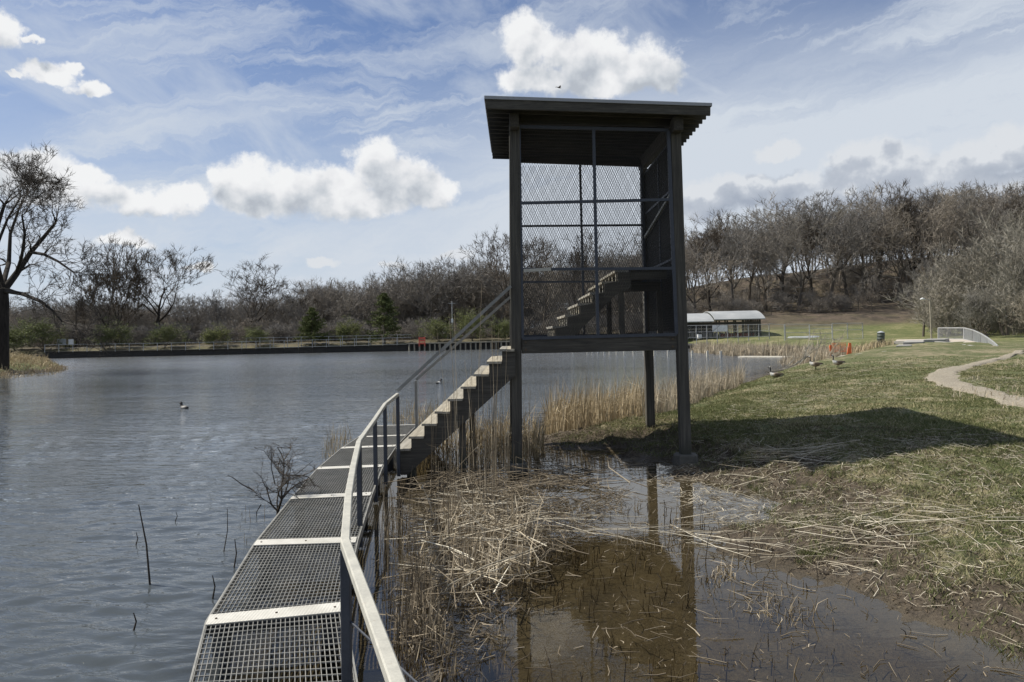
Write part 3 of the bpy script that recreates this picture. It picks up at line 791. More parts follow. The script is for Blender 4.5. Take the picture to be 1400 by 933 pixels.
# ------------------------------------------------------------------ outer stair
stair = empty('wooden_staircase', (-1.8, 13.6, 0.25), 'wide open staircase of pale weathered treads rising from the walkway to the tower', 'staircase')
SX = [542.6, 558, 576, 594.5, 613, 631, 649, 667, 684.5]
SY = [613.7, 598.6, 580.5, 563, 545.3, 528.6, 511.5, 494.7, 477.6]
SN = 12.20; SF = 15.30
st_ = [pd(a, b, SN) for a, b in zip(SX, SY)]
runx = (st_[-1].x - st_[0].x) / 8; rise = (st_[-1].z - st_[0].z) / 8
st_ = [V(st_[0].x + runx * i, SN, st_[0].z + rise * i) for i in range(9)]
t0 = None
for i, p in enumerate(st_):
    for j in range(2):
        if t0 is None:
            mb = MB(); n = 14
            # slightly cupped, worn board
            for k in range(n + 1):
                yy = SN - .03 + (SF - SN + .04) * k / n; w = rnd.uniform(-.003, .003)
                mb.v += [(p.x - .018 + rnd.uniform(-.003, .003), yy, p.z - .038), (p.x + .10 + rnd.uniform(-.002, .002), yy, p.z - .038), (p.x + .10, yy, p.z + w - .002), (p.x - .018 + rnd.uniform(-.004, .004), yy, p.z + w)]
            for k in range(n):
                for q in range(4): mb.f.append((k*4+q, (k+1)*4+q, (k+1)*4+(q+1) % 4, k*4+(q+1) % 4))
            mb.f += [(0, 1, 2, 3), (n*4+3, n*4+2, n*4+1, n*4)]
            t0 = mb.build('tread', M['tread'], stair)
        else:
            k = t0.copy(); col.objects.link(k); k.location = (p.x - st_[0].x + j * .121, rnd.uniform(-.01, .01), p.z - st_[0].z + rnd.uniform(-.003, .003))
            k.rotation_euler = (rnd.uniform(-.002, .002), 0, 0)
for yy in (SN + .002, (SN + SF) / 2, SF - .045):
    pts = [(st_[0].x - .012, st_[0].z - .20)]
    for i, p in enumerate(st_):
        pts.append((p.x + .02, p.z - .04 if i else p.z - .04)); pts.append((p.x + .02 + runx - .001, p.z - .04))
    pts[1] = (st_[0].x - .012, st_[0].z - .04)
    e = st_[-1]
    pts.append((e.x + runx + .02, e.z + .0)); pts.append((e.x + runx + .02, e.z - .42)); pts.append((st_[0].x + .16, st_[0].z - .42)); pts.append((st_[0].x + .06, st_[0].z - .42))
    mb = MB(); n = len(pts); mb.v = [(x_, yy, z_) for x_, z_ in pts] + [(x_, yy + .045, z_) for x_, z_ in pts]
    mb.f = [tuple(range(n)), tuple(range(2*n-1, n-1, -1))] + [((i+1) % n, i, i+n, (i+1) % n + n) for i in range(n)]
    mb.build('stringer', M['wood_x'], stair)
for i, p in enumerate(st_):
    MB().box((p.x + .024, SN + .05, p.z - rise + .002 if i else p.z - .19), (p.x + .04, SF - .05, p.z - .041)).build('riser', M['wood_y'], stair)
for yy in (SN + .02, SF - .2):
    MB().box((st_[0].x + .15, yy, -.35), (st_[0].x + .29, yy + .14, st_[0].z - .30)).build('support_post', M['wood_z'], stair)
    MB().box((st_[4].x + .15, yy + .05, -.35), (st_[4].x + .25, yy + .14, st_[4].z - .35)).build('support_post', M['wood_z'], stair)
# steel handrails of the stair
for (a, b, c_) in ((pd(543.5, 534.6, 12.15), pd(698.5, 391.5, 12.22), .05), (pd(569, 519.6, 15.4), pd(697.5, 406.5, 15.3), .05)):
    stair_rail = MB().bar(a, b, c_, c_).build('handrail', M['rail_shade'], stair)
q = pd(568.5, 519, 15.4); MB().bar(V(q.x, q.y, q.z - .03), V(q.x, q.y, .2), .05, .05, up=(0, 1, 0)).build('handrail_post', M['rail_shade'], stair_rail)

# ------------------------------------------------------------------ steel grating walkway
ZD = 0.25
walk = empty('grating_walkway', (-1.6, 5.4, ZD), 'narrow curving steel grating walkway with pale cover plates and one handrail over the pond edge', 'walkway')
Lp = [V(-.60, .3, ZD), V(-1.05, 1.75, ZD), V(-1.62, 3.55, ZD), gp(284, 849, ZD), gp(349, 743, ZD), gp(399, 681, ZD), gp(434, 641, ZD), gp(467, 613, ZD), gp(490, 598, ZD), gp(509, 583, ZD)]
Rp = [V(.35, .05, ZD), V(-.12, 1.45, ZD), V(-.68, 3.5, ZD), gp(468.5, 831, ZD), gp(487, 739, ZD), gp(507, 676, ZD), gp(522.5, 637.5, ZD), gp(541, 610, ZD), gp(554.5, 595.5, ZD), gp(569.5, 581, ZD)]
o_w = ORG[walk.name]
for i in range(len(Lp) - 1):
    l0, l1, r0, r1 = Lp[i], Lp[i+1], Rp[i], Rp[i+1]
    w = (r0 - l0).length; nl = 30; ln = (l1 - l0).length; nc_ = max(4, int(round(ln / .083)))
    mb = MB()
    for k in range(nl + 1):
        f = k / nl; a = lerp(l0, r0, f) + V(0, 0, -.012); b = lerp(l1, r1, f) + V(0, 0, -.012)
        mb.bar(a, b, .0042, .022)
    for k in range(nc_ + 1):
        f = k / nc_; a = lerp(l0, l1, f); b = lerp(r0, r1, f)
        mb.bar(a + V(0, 0, -.004), b + V(0, 0, -.004), .0062, .0085)
    p = mb.build('grating_panel', M['grate'], walk); p['kind'] = 'stuff'
    for (a, b, sg) in ((l0, l1, -1), (r0, r1, 1)):
        d = (b - a).normalized(); nn = V(d.y, -d.x, 0) * sg * .012
        MB().bar(a + nn + V(0, 0, -.045), b + nn + V(0, 0, -.045), .012, .085).build('side_beam', M['grate'], walk)
    if i > 0:
        d0 = (lerp(l1, r1, .5) - lerp(Lp[i-1], Rp[i-1], .5)).normalized()
        hw = .10 if i < 8 else .07
        cplate = MB().quadbox([l0 - d0*hw + V(0,0,.002), r0 - d0*hw + V(0,0,.002), r0 + d0*hw + V(0,0,.002), l0 + d0*hw + V(0,0,.002),
                      l0 - d0*hw + V(0,0,.009), r0 - d0*hw + V(0,0,.009), r0 + d0*hw + V(0,0,.009), l0 + d0*hw + V(0,0,.009)]).build('cover_plate', M['plate'], walk)
        for e in (.06, .5, .94):
            q = lerp(l0, r0, e) + V(0, 0, .009); MB().tube([q, q + V(0, 0, .006)], .009, 8).build('bolt', M['bolt'], cplate)
        if i < 8:
            for e in (.1, .9):
                q = lerp(l0, r0, e); MB().box((q.x - .05, q.y - .05, -1.2 if e < .5 else -.5), (q.x + .05, q.y + .05, ZD - .09)).build('support_pile', M['dark_steel'], walk)
            MB().bar(l0 + V(0, 0, -.075), r0 + V(0, 0, -.075), .06, .05).build('cross_beam', M['dark_steel'], walk)
dl = (Rp[-1] - Lp[-1]).normalized(); ed = V(-dl.y, dl.x, 0)
MB().bar(Lp[-1] + ed*.03, Rp[-1] + ed*.03, .07, .012).build('cover_plate', M['plate'], walk)
ZR = 1.144
rail_px = [(472, 737), (476.5, 674), (483, 636), (490.6, 602)]
rail = [V(.62, .35, ZR), V(.05, 1.55, ZR), gp(546, 936, ZR)] + [gp(a, b, ZR) for a, b in rail_px] + [gp(512.5, 571.4, ZR), pd(526, 551.5, 11.5), pd(543.5, 537.5, 12.12)]
rail[1] = rail[2] + (rail[2] - rail[3]).normalized() * 1.0
rail[0] = rail[1] + (rail[2] - rail[3]).normalized() * 1.1
mb = MB()
def mitre_rail(pts, w, h):
    V_ = []; n = len(pts)
    for i, p in enumerate(pts):
        d0 = (p - pts[i-1]).normalized() if i else (pts[1] - p).normalized()
        d1 = (pts[i+1] - p).normalized() if i < n-1 else d0
        d = (d0 + d1).normalized(); sx = V(d.y, -d.x, 0).normalized(); k = 1 / max(.6, math.sqrt((1 + d0.dot(d1)) / 2))
        for (a, b) in ((-1, -1), (1, -1), (1, 1), (-1, 1)): V_.append(p + sx * a * w/2 * k + V(0, 0, b * h/2 - h/2))
    F2 = [(i*4+q, i*4+(q+1) % 4, (i+1)*4+(q+1) % 4, (i+1)*4+q) for i in range(n-1) for q in range(4)] + [(3, 2, 1, 0), (n*4-4, n*4-3, n*4-2, n*4-1)]
    m_ = MB(); m_.v = V_; m_.f = F2; return m_
walk_rail = mitre_rail(rail, .052, .052).build('handrail', M['galv'], walk, bevel=.006)
for i, p in enumerate(rail[1:], 1):
    if i in (2, 4, 5): continue
    MB().bar(V(p.x, p.y, p.z - .053), V(p.x, p.y, .02), .052, .052, up=(0, 1, 0)).build('handrail_post', M['dark_steel'], walk_rail, bevel=.004)
cp = rail[3]; MB().tube([V(cp.x + .02, cp.y, .70), gp(569, 933, .70), gp(569, 933, .70) + (gp(569, 933, .70) - V(cp.x, cp.y, .70)).normalized() * 1.5], .006, 5).build('cable', M['dark_steel'], walk)

# ------------------------------------------------------------------ reeds, straw, grass blades
def blades(P0, P1, mid, width, tint, name, mat, tri=False, parent=None):
    """tapered bent strips: P0 base, mid, P1 tip arrays (n,3)"""
    n = len(P0)
    d = P1 - P0; L = np.linalg.norm(d, axis=1, keepdims=True) + 1e-6
    rv = rng.normal(size=(n, 3)); side = np.cross(d / L, rv); side /= (np.linalg.norm(side, axis=1, keepdims=True) + 1e-6)
    w = np.asarray(width).reshape(-1, 1) / 2
    if tri:
        Vv = np.stack([P0 - side * w, P0 + side * w, P1], 1).reshape(-1, 3)
        Ff = np.arange(3 * n).reshape(n, 3); tt = np.repeat(tint, 3)
    else:
        Vv = np.stack([P0 - side * w, P0 + side * w, mid - side * w * .85, mid + side * w * .85, P1 - side * w * .15, P1 + side * w * .15], 1).reshape(-1, 3)
        b0 = np.arange(n)[:, None] * 6
        Ff = np.concatenate([b0 + [0, 1, 3, 2], b0 + [2, 3, 5, 4]], 1).reshape(-1, 4); tt = np.repeat(tint, 6)
    ob = mesh_np(name, Vv, Ff, mat, parent); attr(ob, 'tint', tt); ob['kind'] = 'stuff'
    return ob
def stems(P0, mid, P1, rad, tint, name, mat):
    """three-sided tapered stalks with one bend"""
    n = len(P0); d = P1 - P0; L = np.linalg.norm(d, axis=1, keepdims=True) + 1e-6; d = d / L
    rv = rng.normal(size=(n, 3)); a = np.cross(d, rv); a /= np.linalg.norm(a, axis=1, keepdims=True); b = np.cross(d, a)
    r = np.asarray(rad).reshape(-1, 1); rows = []
    for (P, k) in ((P0, 1.0), (mid, .85), (P1, .45)):
        for q in range(3):
            t_ = 2 * math.pi * q / 3; rows.append(P + (a * math.cos(t_) + b * math.sin(t_)) * r * k)
    Vv = np.stack(rows, 1).reshape(-1, 3); b0 = np.arange(n)[:, None] * 9; f = []
    for s_ in (0, 3):
        for q in range(3): f.append(b0 + [s_ + q, s_ + (q+1) % 3, s_ + 3 + (q+1) % 3, s_ + 3 + q])
    Ff = np.concatenate(f, 1).reshape(-1, 4)
    ob = mesh_np(name, Vv, Ff, mat); attr(ob, 'tint', np.repeat(tint, 9)); ob['kind'] = 'stuff'; return ob
def quad_scatter(n, poly_px, z=0.0):
    """random ground points inside a pixel polygon of the photograph"""
    P = np.array([g2(a, b) for a, b in poly_px]) if z == 0 else np.array([(gp(a, b, z).x, gp(a, b, z).y) for a, b in poly_px])
    lo, hi = P.min(0), P.max(0); out = np.zeros((0, 2))
    while len(out) < n:
        q = rng.uniform(lo, hi, (n * 3, 2)); ins = np.zeros(len(q), bool); Q = np.roll(P, -1, 0)
        for (ax_, ay_), (bx_, by_) in zip(P, Q):
            c_ = ((ay_ > q[:, 1]) != (by_ > q[:, 1])); xi = ax_ + (q[:, 1] - ay_) * (bx_ - ax_) / ((by_ - ay_) or 1e-9)
            ins ^= c_ & (q[:, 0] < xi)
        out = np.concatenate([out, q[ins]])
    return out[:n]
def clump(pts, amt, sc_=1.0, seed=3, thr=.45):
    m_ = fbm(pts[:, 0] * sc_, pts[:, 1] * sc_, 3, seed); return pts[m_ > thr] if amt else pts
def reeds(name, label, pts, hmin, hmax, mat, lean=.18, wmin=.008, wmax=.016, stem=False, broken=.25, wind=(.3, .0)):
    n = len(pts); z0, _ = height(pts[:, 0], pts[:, 1]); z0 = np.maximum(z0, -.25) - .02
    h = rng.uniform(hmin, hmax, n) * rng.uniform(.55, 1, n) * (.62 + .7 * fbm(pts[:, 0] * 1.3, pts[:, 1] * 1.3, 3, 77))
    th = rng.uniform(0, 2 * math.pi, n); le = np.abs(rng.normal(0, lean, n))
    br = rng.uniform(size=n) < broken
    P0 = np.stack([pts[:, 0], pts[:, 1], z0], 1)
    dx = np.cos(th) * le + wind[0] * lean; dy = np.sin(th) * le + wind[1] * lean
    mid = P0 + np.stack([dx * h * .35, dy * h * .35, h * .55], 1)
    P1 = P0 + np.stack([dx * h, dy * h, h * (1 - .3 * le)], 1)
    a2 = rng.uniform(0, 2 * math.pi, n); k = rng.uniform(.25, .6, n) * h
    P1[br] = (mid + np.stack([np.cos(a2) * k, np.sin(a2) * k, rng.uniform(-.6, .25, n) * k], 1))[br]
    P1[:, 2] = np.maximum(P1[:, 2], 0.01)
    tint = np.clip(rng.normal(.5, .22, n), 0, 1)
    w = rng.uniform(wmin, wmax, n)
    ob = (stems(P0, mid, P1, w / 2, tint, name, mat) if stem else blades(P0, P1, mid, w, tint, name, mat))
    tag(ob, label, 'reeds', kind='stuff'); return ob
def litter(name, label, pts, lmin, lmax, mat, ang=None, spread=.5, w=(.006, .014), lift=.03, tilt=.12, cat='straw'):
    n = len(pts); L = rng.uniform(lmin, lmax, n); th = (rng.uniform(0, math.pi, n) if ang is None else rng.normal(ang, spread, n))
    flip = rng.uniform(size=n) < .5; th = th + flip * math.pi
    dx, dy = np.cos(th) * L / 2, np.sin(th) * L / 2
    za, _ = height(pts[:, 0] - dx, pts[:, 1] - dy); zb, _ = height(pts[:, 0] + dx, pts[:, 1] + dy); zm, _ = height(pts[:, 0], pts[:, 1])
    za, zb, zm = [np.maximum(q, 0.0) for q in (za, zb, zm)]
    l0 = rng.uniform(0.004, lift, n)
    tl = np.abs(rng.normal(0, tilt, n)) * L
    P0 = np.stack([pts[:, 0] - dx, pts[:, 1] - dy, za + l0], 1); P1 = np.stack([pts[:, 0] + dx, pts[:, 1] + dy, zb + l0 + tl], 1)
    mid = (P0 + P1) / 2 + np.stack([rng.normal(0, .10, n) * L, rng.normal(0, .10, n) * L, np.zeros(n)], 1); mid[:, 2] = np.maximum(mid[:, 2], zm + l0)
    ob = stems(P0, mid, P1, rng.uniform(w[0], w[1], n) / 2, np.clip(rng.normal(.5, .25, n), 0, 1), name, mat)
    tag(ob, label, cat, kind='stuff'); return ob

# reed beds standing
P_ = quad_scatter(3000, [(748, 596), (742, 575), (790, 560), (850, 556), (885, 560), (880, 590), (800, 600)])
reeds('reed_bed', 'golden dry reed bed in the shallows just behind the tower', P_, .55, 1.45, M['reed_gold'], .22, .009, .019)
P_ = quad_scatter(3400, [(880, 592), (880, 560), (940, 545), (1010, 528), (1020, 532), (960, 560), (905, 585)])
reeds('reed_bed', 'pale dry reed bed between the tower and the lawn edge', P_, .5, 1.3, M['reed'], .20, .009, .019)
P_ = quad_scatter(1500, [(560, 640), (590, 600), (690, 590), (745, 600), (740, 630), (620, 650)])
reeds('reed_bed', 'tangled brown reeds under the stair and tower', P_, .3, 1.0, M['reed_gold'], .3, .008, .018)
P_ = quad_scatter(75, [(575, 760), (590, 640), (720, 630), (735, 700), (660, 790)])
reeds('cattail_stalks', 'tall thin leafless cattail stalks in front of the stair', P_, 1.1, 2.3, M['reed_dark'], .05, .006, .010, stem=True, broken=.12, wind=(.1, 0))
P_ = quad_scatter(22, [(580, 690), (590, 640), (690, 630), (700, 680)])
reeds('cattail_stalks', 'tallest pale cattail stalks crossing the stair treads', P_, 2.2, 3.0, M['reed'], .045, .007, .010, stem=True, broken=.05, wind=(.1, 0))
P_ = quad_scatter(1150, [(585, 820), (570, 760), (600, 700), (660, 700), (735, 730), (720, 790), (660, 815)])
reeds('reed_tuft', 'dense broken reed tuft in the middle of the marsh', P_, .25, .75, M['reed'], .28, .010, .022, broken=.5)
P_ = quad_scatter(850, [(560, 945), (540, 860), (565, 790), (600, 800), (612, 880), (625, 945)])
reeds('reed_tuft', 'brown reed tuft nearest the handrail at the bottom edge', P_, .2, .62, M['reed_dark'], .3, .007, .017, broken=.5)
P_ = quad_scatter(300, [(520, 800), (515, 700), (560, 690), (585, 780), (600, 900), (540, 930)])
reeds('reed_stalks', 'sparse dark stalks standing beside the walkway', P_, .25, 1.0, M['reed_dark'], .1, .006, .011, stem=True, broken=.2)
P_ = quad_scatter(260, [(438, 628), (448, 600), (485, 598), (480, 612), (455, 632)])
reeds('reed_tuft', 'small dry reed tuft on the lake side of the walkway', P_, .3, .95, M['reed_gold'], .14, .009, .016)
P_ = quad_scatter(460, [(535, 583), (530, 572), (600, 560), (640, 575), (600, 590)])
reeds('reed_tuft', 'dry reeds behind the foot of the stair', P_, .4, 1.1, M['reed_gold'], .14, .010, .018)
P_ = quad_scatter(70, [(300, 790), (330, 700), (372, 690), (350, 745), (330, 800)])
reeds('reed_stalks', 'few thin dark stalks in the lake beside the walkway', P_[:16], .2, .62, M['reed_dark'], .06, .008, .012, stem=True, broken=.0)
# far reeds along the inlet
def far_reeds(n, poly, hmin, hmax, label, w=(.03, .06)):
    P_ = quad_scatter(n, poly); return reeds('reed_bed', label, P_, hmin, hmax, M['reed'], .22, w[0], w[1])
far_reeds(5500, [(942, 482), (955, 478), (1050, 480.5), (1140, 486), (1143, 490), (1010, 488)], .9, 1.7, 'pale reed fringe on the far side of the inlet')
far_reeds(3600, [(1060, 498), (1085, 489), (1130, 485), (1165, 486), (1140, 500), (1100, 506)], .5, 1.15, 'pale reed mass behind the standing geese', (.02, .04))
P_ = quad_scatter(900, [(1150, 480), (1215, 474), (1225, 478), (1170, 486)], .5)
reeds('reed_bed', 'dry weeds by the concrete steps of the bridge', P_, .3, .8, M['reed_gold'], .25, .03, .05)
P_ = quad_scatter(2600, [(0, 512), (0, 497), (55, 496), (92, 501), (70, 508)], .3)
reeds('reed_bed', 'matted tan grass along the edge of the left spit', P_, .3, .8, M['reed_gold'], .5, .03, .06, broken=.6)
P_ = quad_scatter(700, [(1290, 520), (1330, 500), (1400, 486), (1420, 520), (1380, 530)], 1.0)
reeds('reed_bed', 'bleached weeds beside the path at the right edge', clump(P_, 1, .5, 6, .5), .1, .35, M['reed'], .5, .008, .02, broken=.5)

# fallen reed mats and straw on mud and water
litter('fallen_reeds', 'bleached fallen reeds matted over the middle of the marsh', quad_scatter(150, [(570, 790), (575, 700), (640, 665), (720, 690), (760, 740), (720, 800), (640, 830)]), .25, 1.0, M['straw'], None, .5, (.008, .02), .14, .10)
litter('fallen_reeds', 'long straight fallen reeds lying across the still water', quad_scatter(22, [(700, 728), (740, 700), (860, 715), (1010, 735), (1130, 765), (1100, 775), (930, 745), (800, 755)]), .5, 1.5, M['straw'], R(-25), .40, (.005, .014), .05, .05)
litter('fallen_reeds', 'fallen reeds heaped below the stair and tower', quad_scatter(220, [(560, 700), (560, 660), (640, 640), (760, 640), (850, 655), (860, 670), (700, 680)]), .3, 1.1, M['reed_dark'], None, .5, (.008, .018), .12, .08)
litter('fallen_reeds', 'pale bundle of fallen reeds in front of the tower shadow', quad_scatter(60, [(1000, 668), (1040, 640), (1130, 640), (1160, 660), (1080, 672)]), .3, .95, M['straw'], R(-12), .45, (.005, .013), .05, .07)
litter('fallen_reeds', 'swath of fallen straw across the mud bank', quad_scatter(80, [(1060, 760), (1080, 715), (1200, 715), (1340, 740), (1400, 750), (1400, 775), (1260, 765), (1160, 790)]), .2, .9, M['straw'], R(-25), .7, (.005, .012), .05, .07)
litter('fallen_reeds', 'straw bundle lying over the water near the right footing', quad_scatter(20, [(930, 735), (960, 700), (1120, 755), (1110, 790), (1000, 760)]), .3, .9, M['straw'], R(-30), .5, (.005, .013), .06, .07)
litter('straw_litter', 'scattered short straw over the muddy bank', quad_scatter(1300, [(880, 660), (950, 630), (1100, 635), (1400, 660), (1500, 760), (1480, 905), (1400, 900), (1200, 815), (1010, 735)]), .03, .26, M['straw'], None, .8, (.003, .009), .02, .12)
litter('straw_litter', 'wet brown bits floating on the marsh', quad_scatter(420, [(640, 940), (640, 720), (760, 640), (960, 660), (1050, 700), (1180, 820), (1400, 920), (1400, 940)]), .04, .28, M['reed_dark'], None, .8, (.004, .011), .012, .05)
litter('straw_litter', 'dry stems scattered on the lawn', clump(quad_scatter(6000, [(940, 600), (960, 560), (1080, 515), (1260, 500), (1400, 520), (1500, 640), (1400, 665), (1100, 640)], .6), 1, .6, 12, .5), .05, .25, M['straw'], None, .8, (.004, .008), .02, .1)
litter('straw_litter', 'dark damp litter strewn on the mud under the tower', quad_scatter(700, [(735, 640), (745, 600), (900, 592), (985, 615), (1000, 650), (900, 660)]), .04, .4, M['reed_dark'], None, .8, (.004, .011), .03, .15)
def shreds(name, label, pts, smin, smax, mat):
    n = len(pts); z_, _ = height(pts[:, 0], pts[:, 1]); z_ = np.maximum(z_, 0.001); L = rng.uniform(smin, smax, n); th = rng.uniform(0, 6.28, n)
    P0 = np.stack([pts[:, 0], pts[:, 1], z_ + .003], 1); P1 = P0 + np.stack([np.cos(th) * L, np.sin(th) * L, rng.uniform(0, .35, n) * L], 1); md_ = (P0 + P1) / 2 + np.stack([rng.normal(0, .2, n) * L, rng.normal(0, .2, n) * L, rng.uniform(0, .3, n) * L], 1)
    ob = blades(P0, P1, md_, rng.uniform(.003, .009, n), np.clip(rng.normal(.38, .30, n), 0, 1), name, mat); tag(ob, label, 'plant litter', kind='stuff')
shreds('plant_litter', 'shredded straw and leaf bits on the muddy bank', clump(quad_scatter(4200, [(880, 655), (950, 628), (1100, 635), (1400, 650), (1500, 760), (1480, 905), (1400, 900), (1200, 815), (1010, 735)]), 1, 1.1, 91, .42), .03, .16, M['straw'])
shreds('plant_litter', 'sodden shreds matted around the reed tufts', clump(quad_scatter(5000, [(540, 900), (560, 700), (600, 650), (760, 640), (860, 680), (760, 760), (640, 930)]), 1, 1.6, 92, .45), .05, .28, M['reed_dark'])
shreds('plant_litter', 'bits of leaf drifting on the marsh water', clump(quad_scatter(1100, [(650, 940), (660, 760), (800, 690), (1000, 720), (1180, 820), (1400, 920), (1400, 940)]), 1, 1.3, 93, .52), .015, .07, M['reed_dark'])
litter('fallen_reeds', 'darker sodden reeds tangled through the middle of the marsh', quad_scatter(190, [(545, 880), (560, 720), (640, 660), (760, 690), (800, 740), (720, 810), (640, 870)]), .2, .8, M['reed_dark'], None, .5, (.006, .016), .14, .14)
# stubs poking from the water
P_ = quad_scatter(800, [(640, 945), (640, 760), (760, 690), (950, 690), (1080, 770), (1300, 890), (1350, 940)])
P_ = clump(P_, 1, 1.2, 8, .42)
reeds('reed_stubs', 'short dark reed stubs poking out of the still water', P_, .03, .26, M['stub'], .45, .006, .014, stem=True, broken=.3)
P_ = clump(quad_scatter(500, [(640, 760), (700, 700), (960, 690), (1000, 730), (960, 800), (760, 800)]), 1, 1.5, 18, .55)
reeds('reed_stubs', 'thin reed stalks standing in front of the tower', P_, .08, .55, M['stub'], .22, .006, .012, stem=True, broken=.3)
for k, (poly, lab) in enumerate((([(955, 800), (960, 785), (1000, 770), (1010, 790)], 'low broken reed clump in the water below the right post'),
                                 ([(1030, 850), (1040, 812), (1085, 810), (1090, 850)], 'dead grass clump in the water near the mud edge'))):
    reeds('reed_clump', lab, quad_scatter(70, poly), .08, .35, M['reed'], .6, .006, .012, broken=.5)

for k, (px, py, n_, h_, lab) in enumerate([(705, 690, 60, .5, 'upright broken reeds in the water left of the tower reflection'), (768, 705, 40, .34, 'small broken reed clump in the open water by the left footing'), (905, 742, 46, .30, 'short reed clump on the straw line below the tower'),
                                  (640, 905, 70, .45, 'dark reed clump at the bottom edge of the pool'), (1065, 835, 50, .30, 'bent dark stems in the water near the mud edge'), (848, 700, 30, .30, 'few thin stems standing behind the straw line')]):
    q = gp(px, py); P_ = rng.normal(0, 1, (n_, 2)) * [.22, .16] + [q.x, q.y]
    reeds('reed_clump', lab, P_, h_ * .3, h_, M['stub'] if k % 2 else M['reed_dark'], .4, .005, .013, stem=True, broken=.45)
# grass blades on the near lawn
def lawn():
    N = 600000
    r_ = np.sqrt(rng.uniform(3.5 ** 2, 30 ** 2, N)) * 1.0; r_ = rng.uniform(0, 1, N) ** .8 * 36 + 3.5
    th = R(1) * rng.uniform(2, 40, N)
    X = r_ * np.sin(th); Y = r_ * np.cos(th)
    z_, s_ = height(X, Y)
    gw = .75 * sstep(.25, 1.9, s_) + .25 * sstep(1.5, 5, s_) + sstep(14, 20, Y) * sstep(0, .8, s_)
    dens = np.clip(gw, 0, 1) * (.25 + 1.1 * sstep(.38, .62, fbm(X * 1.3, Y * 1.3, 4, 31)))
    dens = dens * sstep(39, 20, r_)
    k = (rng.uniform(size=N) < dens) & (z_ > .02)
    pd_ = np.array([[p.x, p.y] for p in PATHW]); dm = np.full(N, 1e9)
    for a_, b_ in zip(pd_[:-1], pd_[1:]):
        d_ = b_ - a_; t_ = np.clip(((X - a_[0]) * d_[0] + (Y - a_[1]) * d_[1]) / (d_ @ d_), 0, 1)
        dm = np.minimum(dm, np.hypot(X - a_[0] - t_ * d_[0], Y - a_[1] - t_ * d_[1]))
    k &= dm > .42
    X, Y, z_ = X[k], Y[k], z_[k]; n = len(X)
    h = rng.uniform(.015, .06, n) * (.7 + .6 * fbm(X * .8, Y * .8, 3, 44)); th = rng.uniform(0, 2 * math.pi, n); le = rng.uniform(.2, 1.3, n) * h
    P0 = np.stack([X, Y, z_ - .004], 1); P1 = P0 + np.stack([np.cos(th) * le, np.sin(th) * le, h], 1)
    dry = fbm(X * .9 + 7, Y * .9, 4, 51)
    tint = np.clip(rng.normal(.42, .19, n) + (rng.uniform(size=n) < (.16 + .5 * sstep(.45, .65, dry))) * .5, 0, 1)
    g_ = blades(P0, P1, P0, rng.uniform(.004, .009, n) * (1 + r_[k] / 14), tint, 'lawn_grass', M['grass'], tri=True)
    tag(g_, 'short patchy spring grass on the lawn right of the tower', 'grass', kind='stuff')
lawn()
# low grass strip behind and under the tower
M['debris'] = tinted('bank_debris', (.030, .023, .015), (.13, .10, .062), (.50, .44, .32), 0.9, 0.0)
def bank():
    P_ = quad_scatter(150000, [(745, 655), (745, 598), (900, 590), (985, 600), (1100, 612), (1420, 640), (1560, 780), (1520, 930), (1400, 912), (1200, 826), (1000, 742), (960, 700), (960, 660)])
    z_, s_ = height(P_[:, 0], P_[:, 1]); c_ = fbm(P_[:, 0] * 2.1, P_[:, 1] * 2.1, 4, 71)
    k = (z_ > .004) & (rng.uniform(size=len(P_)) < (.15 + 1.2 * sstep(.38, .62, c_)) * sstep(6.5, 2.5, s_)); P_ = P_[k]; z_ = z_[k]; n = len(P_)
    L = rng.uniform(.012, .06, n) * rng.uniform(.5, 1, n); th = rng.uniform(0, 6.28, n); up = np.abs(rng.normal(.35, .35, n)) * L
    P0 = np.stack([P_[:, 0], P_[:, 1], z_ - .002], 1); P1 = P0 + np.stack([np.cos(th) * L, np.sin(th) * L, up], 1)
    g = blades(P0, P1, P0, rng.uniform(.004, .015, n), np.clip(rng.normal(.30, .25, n), 0, 1), 'bank_debris', M['debris'], tri=True)
    tag(g, 'dark crumbs of mud, root and dead leaf covering the bank', 'debris', kind='stuff')
    # tufts of grass pushing through the mud
    C_ = quad_scatter(420, [(960, 650), (1000, 615), (1420, 650), (1560, 780), (1520, 930), (1400, 905), (1200, 815), (1010, 735)]); r = rng.normal(0, 1, (len(C_), 45, 2)) * rng.uniform(.03, .10, (len(C_), 1, 1))
    Q = (C_[:, None, :] + r).reshape(-1, 2); zz, ss = height(Q[:, 0], Q[:, 1]); k = zz > -.01; Q = Q[k]; zz = zz[k]; n = len(Q); h = rng.uniform(.02, .09, n); th = rng.uniform(0, 6.28, n)
    P0 = np.stack([Q[:, 0], Q[:, 1], zz - .004], 1); P1 = P0 + np.stack([np.cos(th) * h * .7, np.sin(th) * h * .7, h], 1)
    g = blades(P0, P1, P0, rng.uniform(.004, .010, n), np.clip(rng.normal(.42, .28, n), 0, 1), 'grass_tufts', M['grass'], tri=True); tag(g, 'small grass tufts pushing through the mud bank', 'grass', kind='stuff')
bank()
P_ = quad_scatter(16000, [(760, 612), (755, 600), (900, 585), (1000, 560), (1080, 590), (960, 640), (880, 618)], .1)
zz, ss = height(P_[:, 0], P_[:, 1]); P_ = P_[zz > .015]; zz = zz[zz > .015]; n = len(P_)
h = rng.uniform(.03, .09, n); th = rng.uniform(0, 6.28, n); P0 = np.stack([P_[:, 0], P_[:, 1], zz - .005], 1); P1 = P0 + np.stack([np.cos(th)*h*.7, np.sin(th)*h*.7, h], 1)
g_ = blades(P0, P1, P0, rng.uniform(.006, .012, n), np.clip(rng.normal(.4, .2, n), 0, 1), 'bank_grass', M['grass'], tri=True)
tag(g_, 'tufty grass on the bank under the tower', 'grass', kind='stuff')

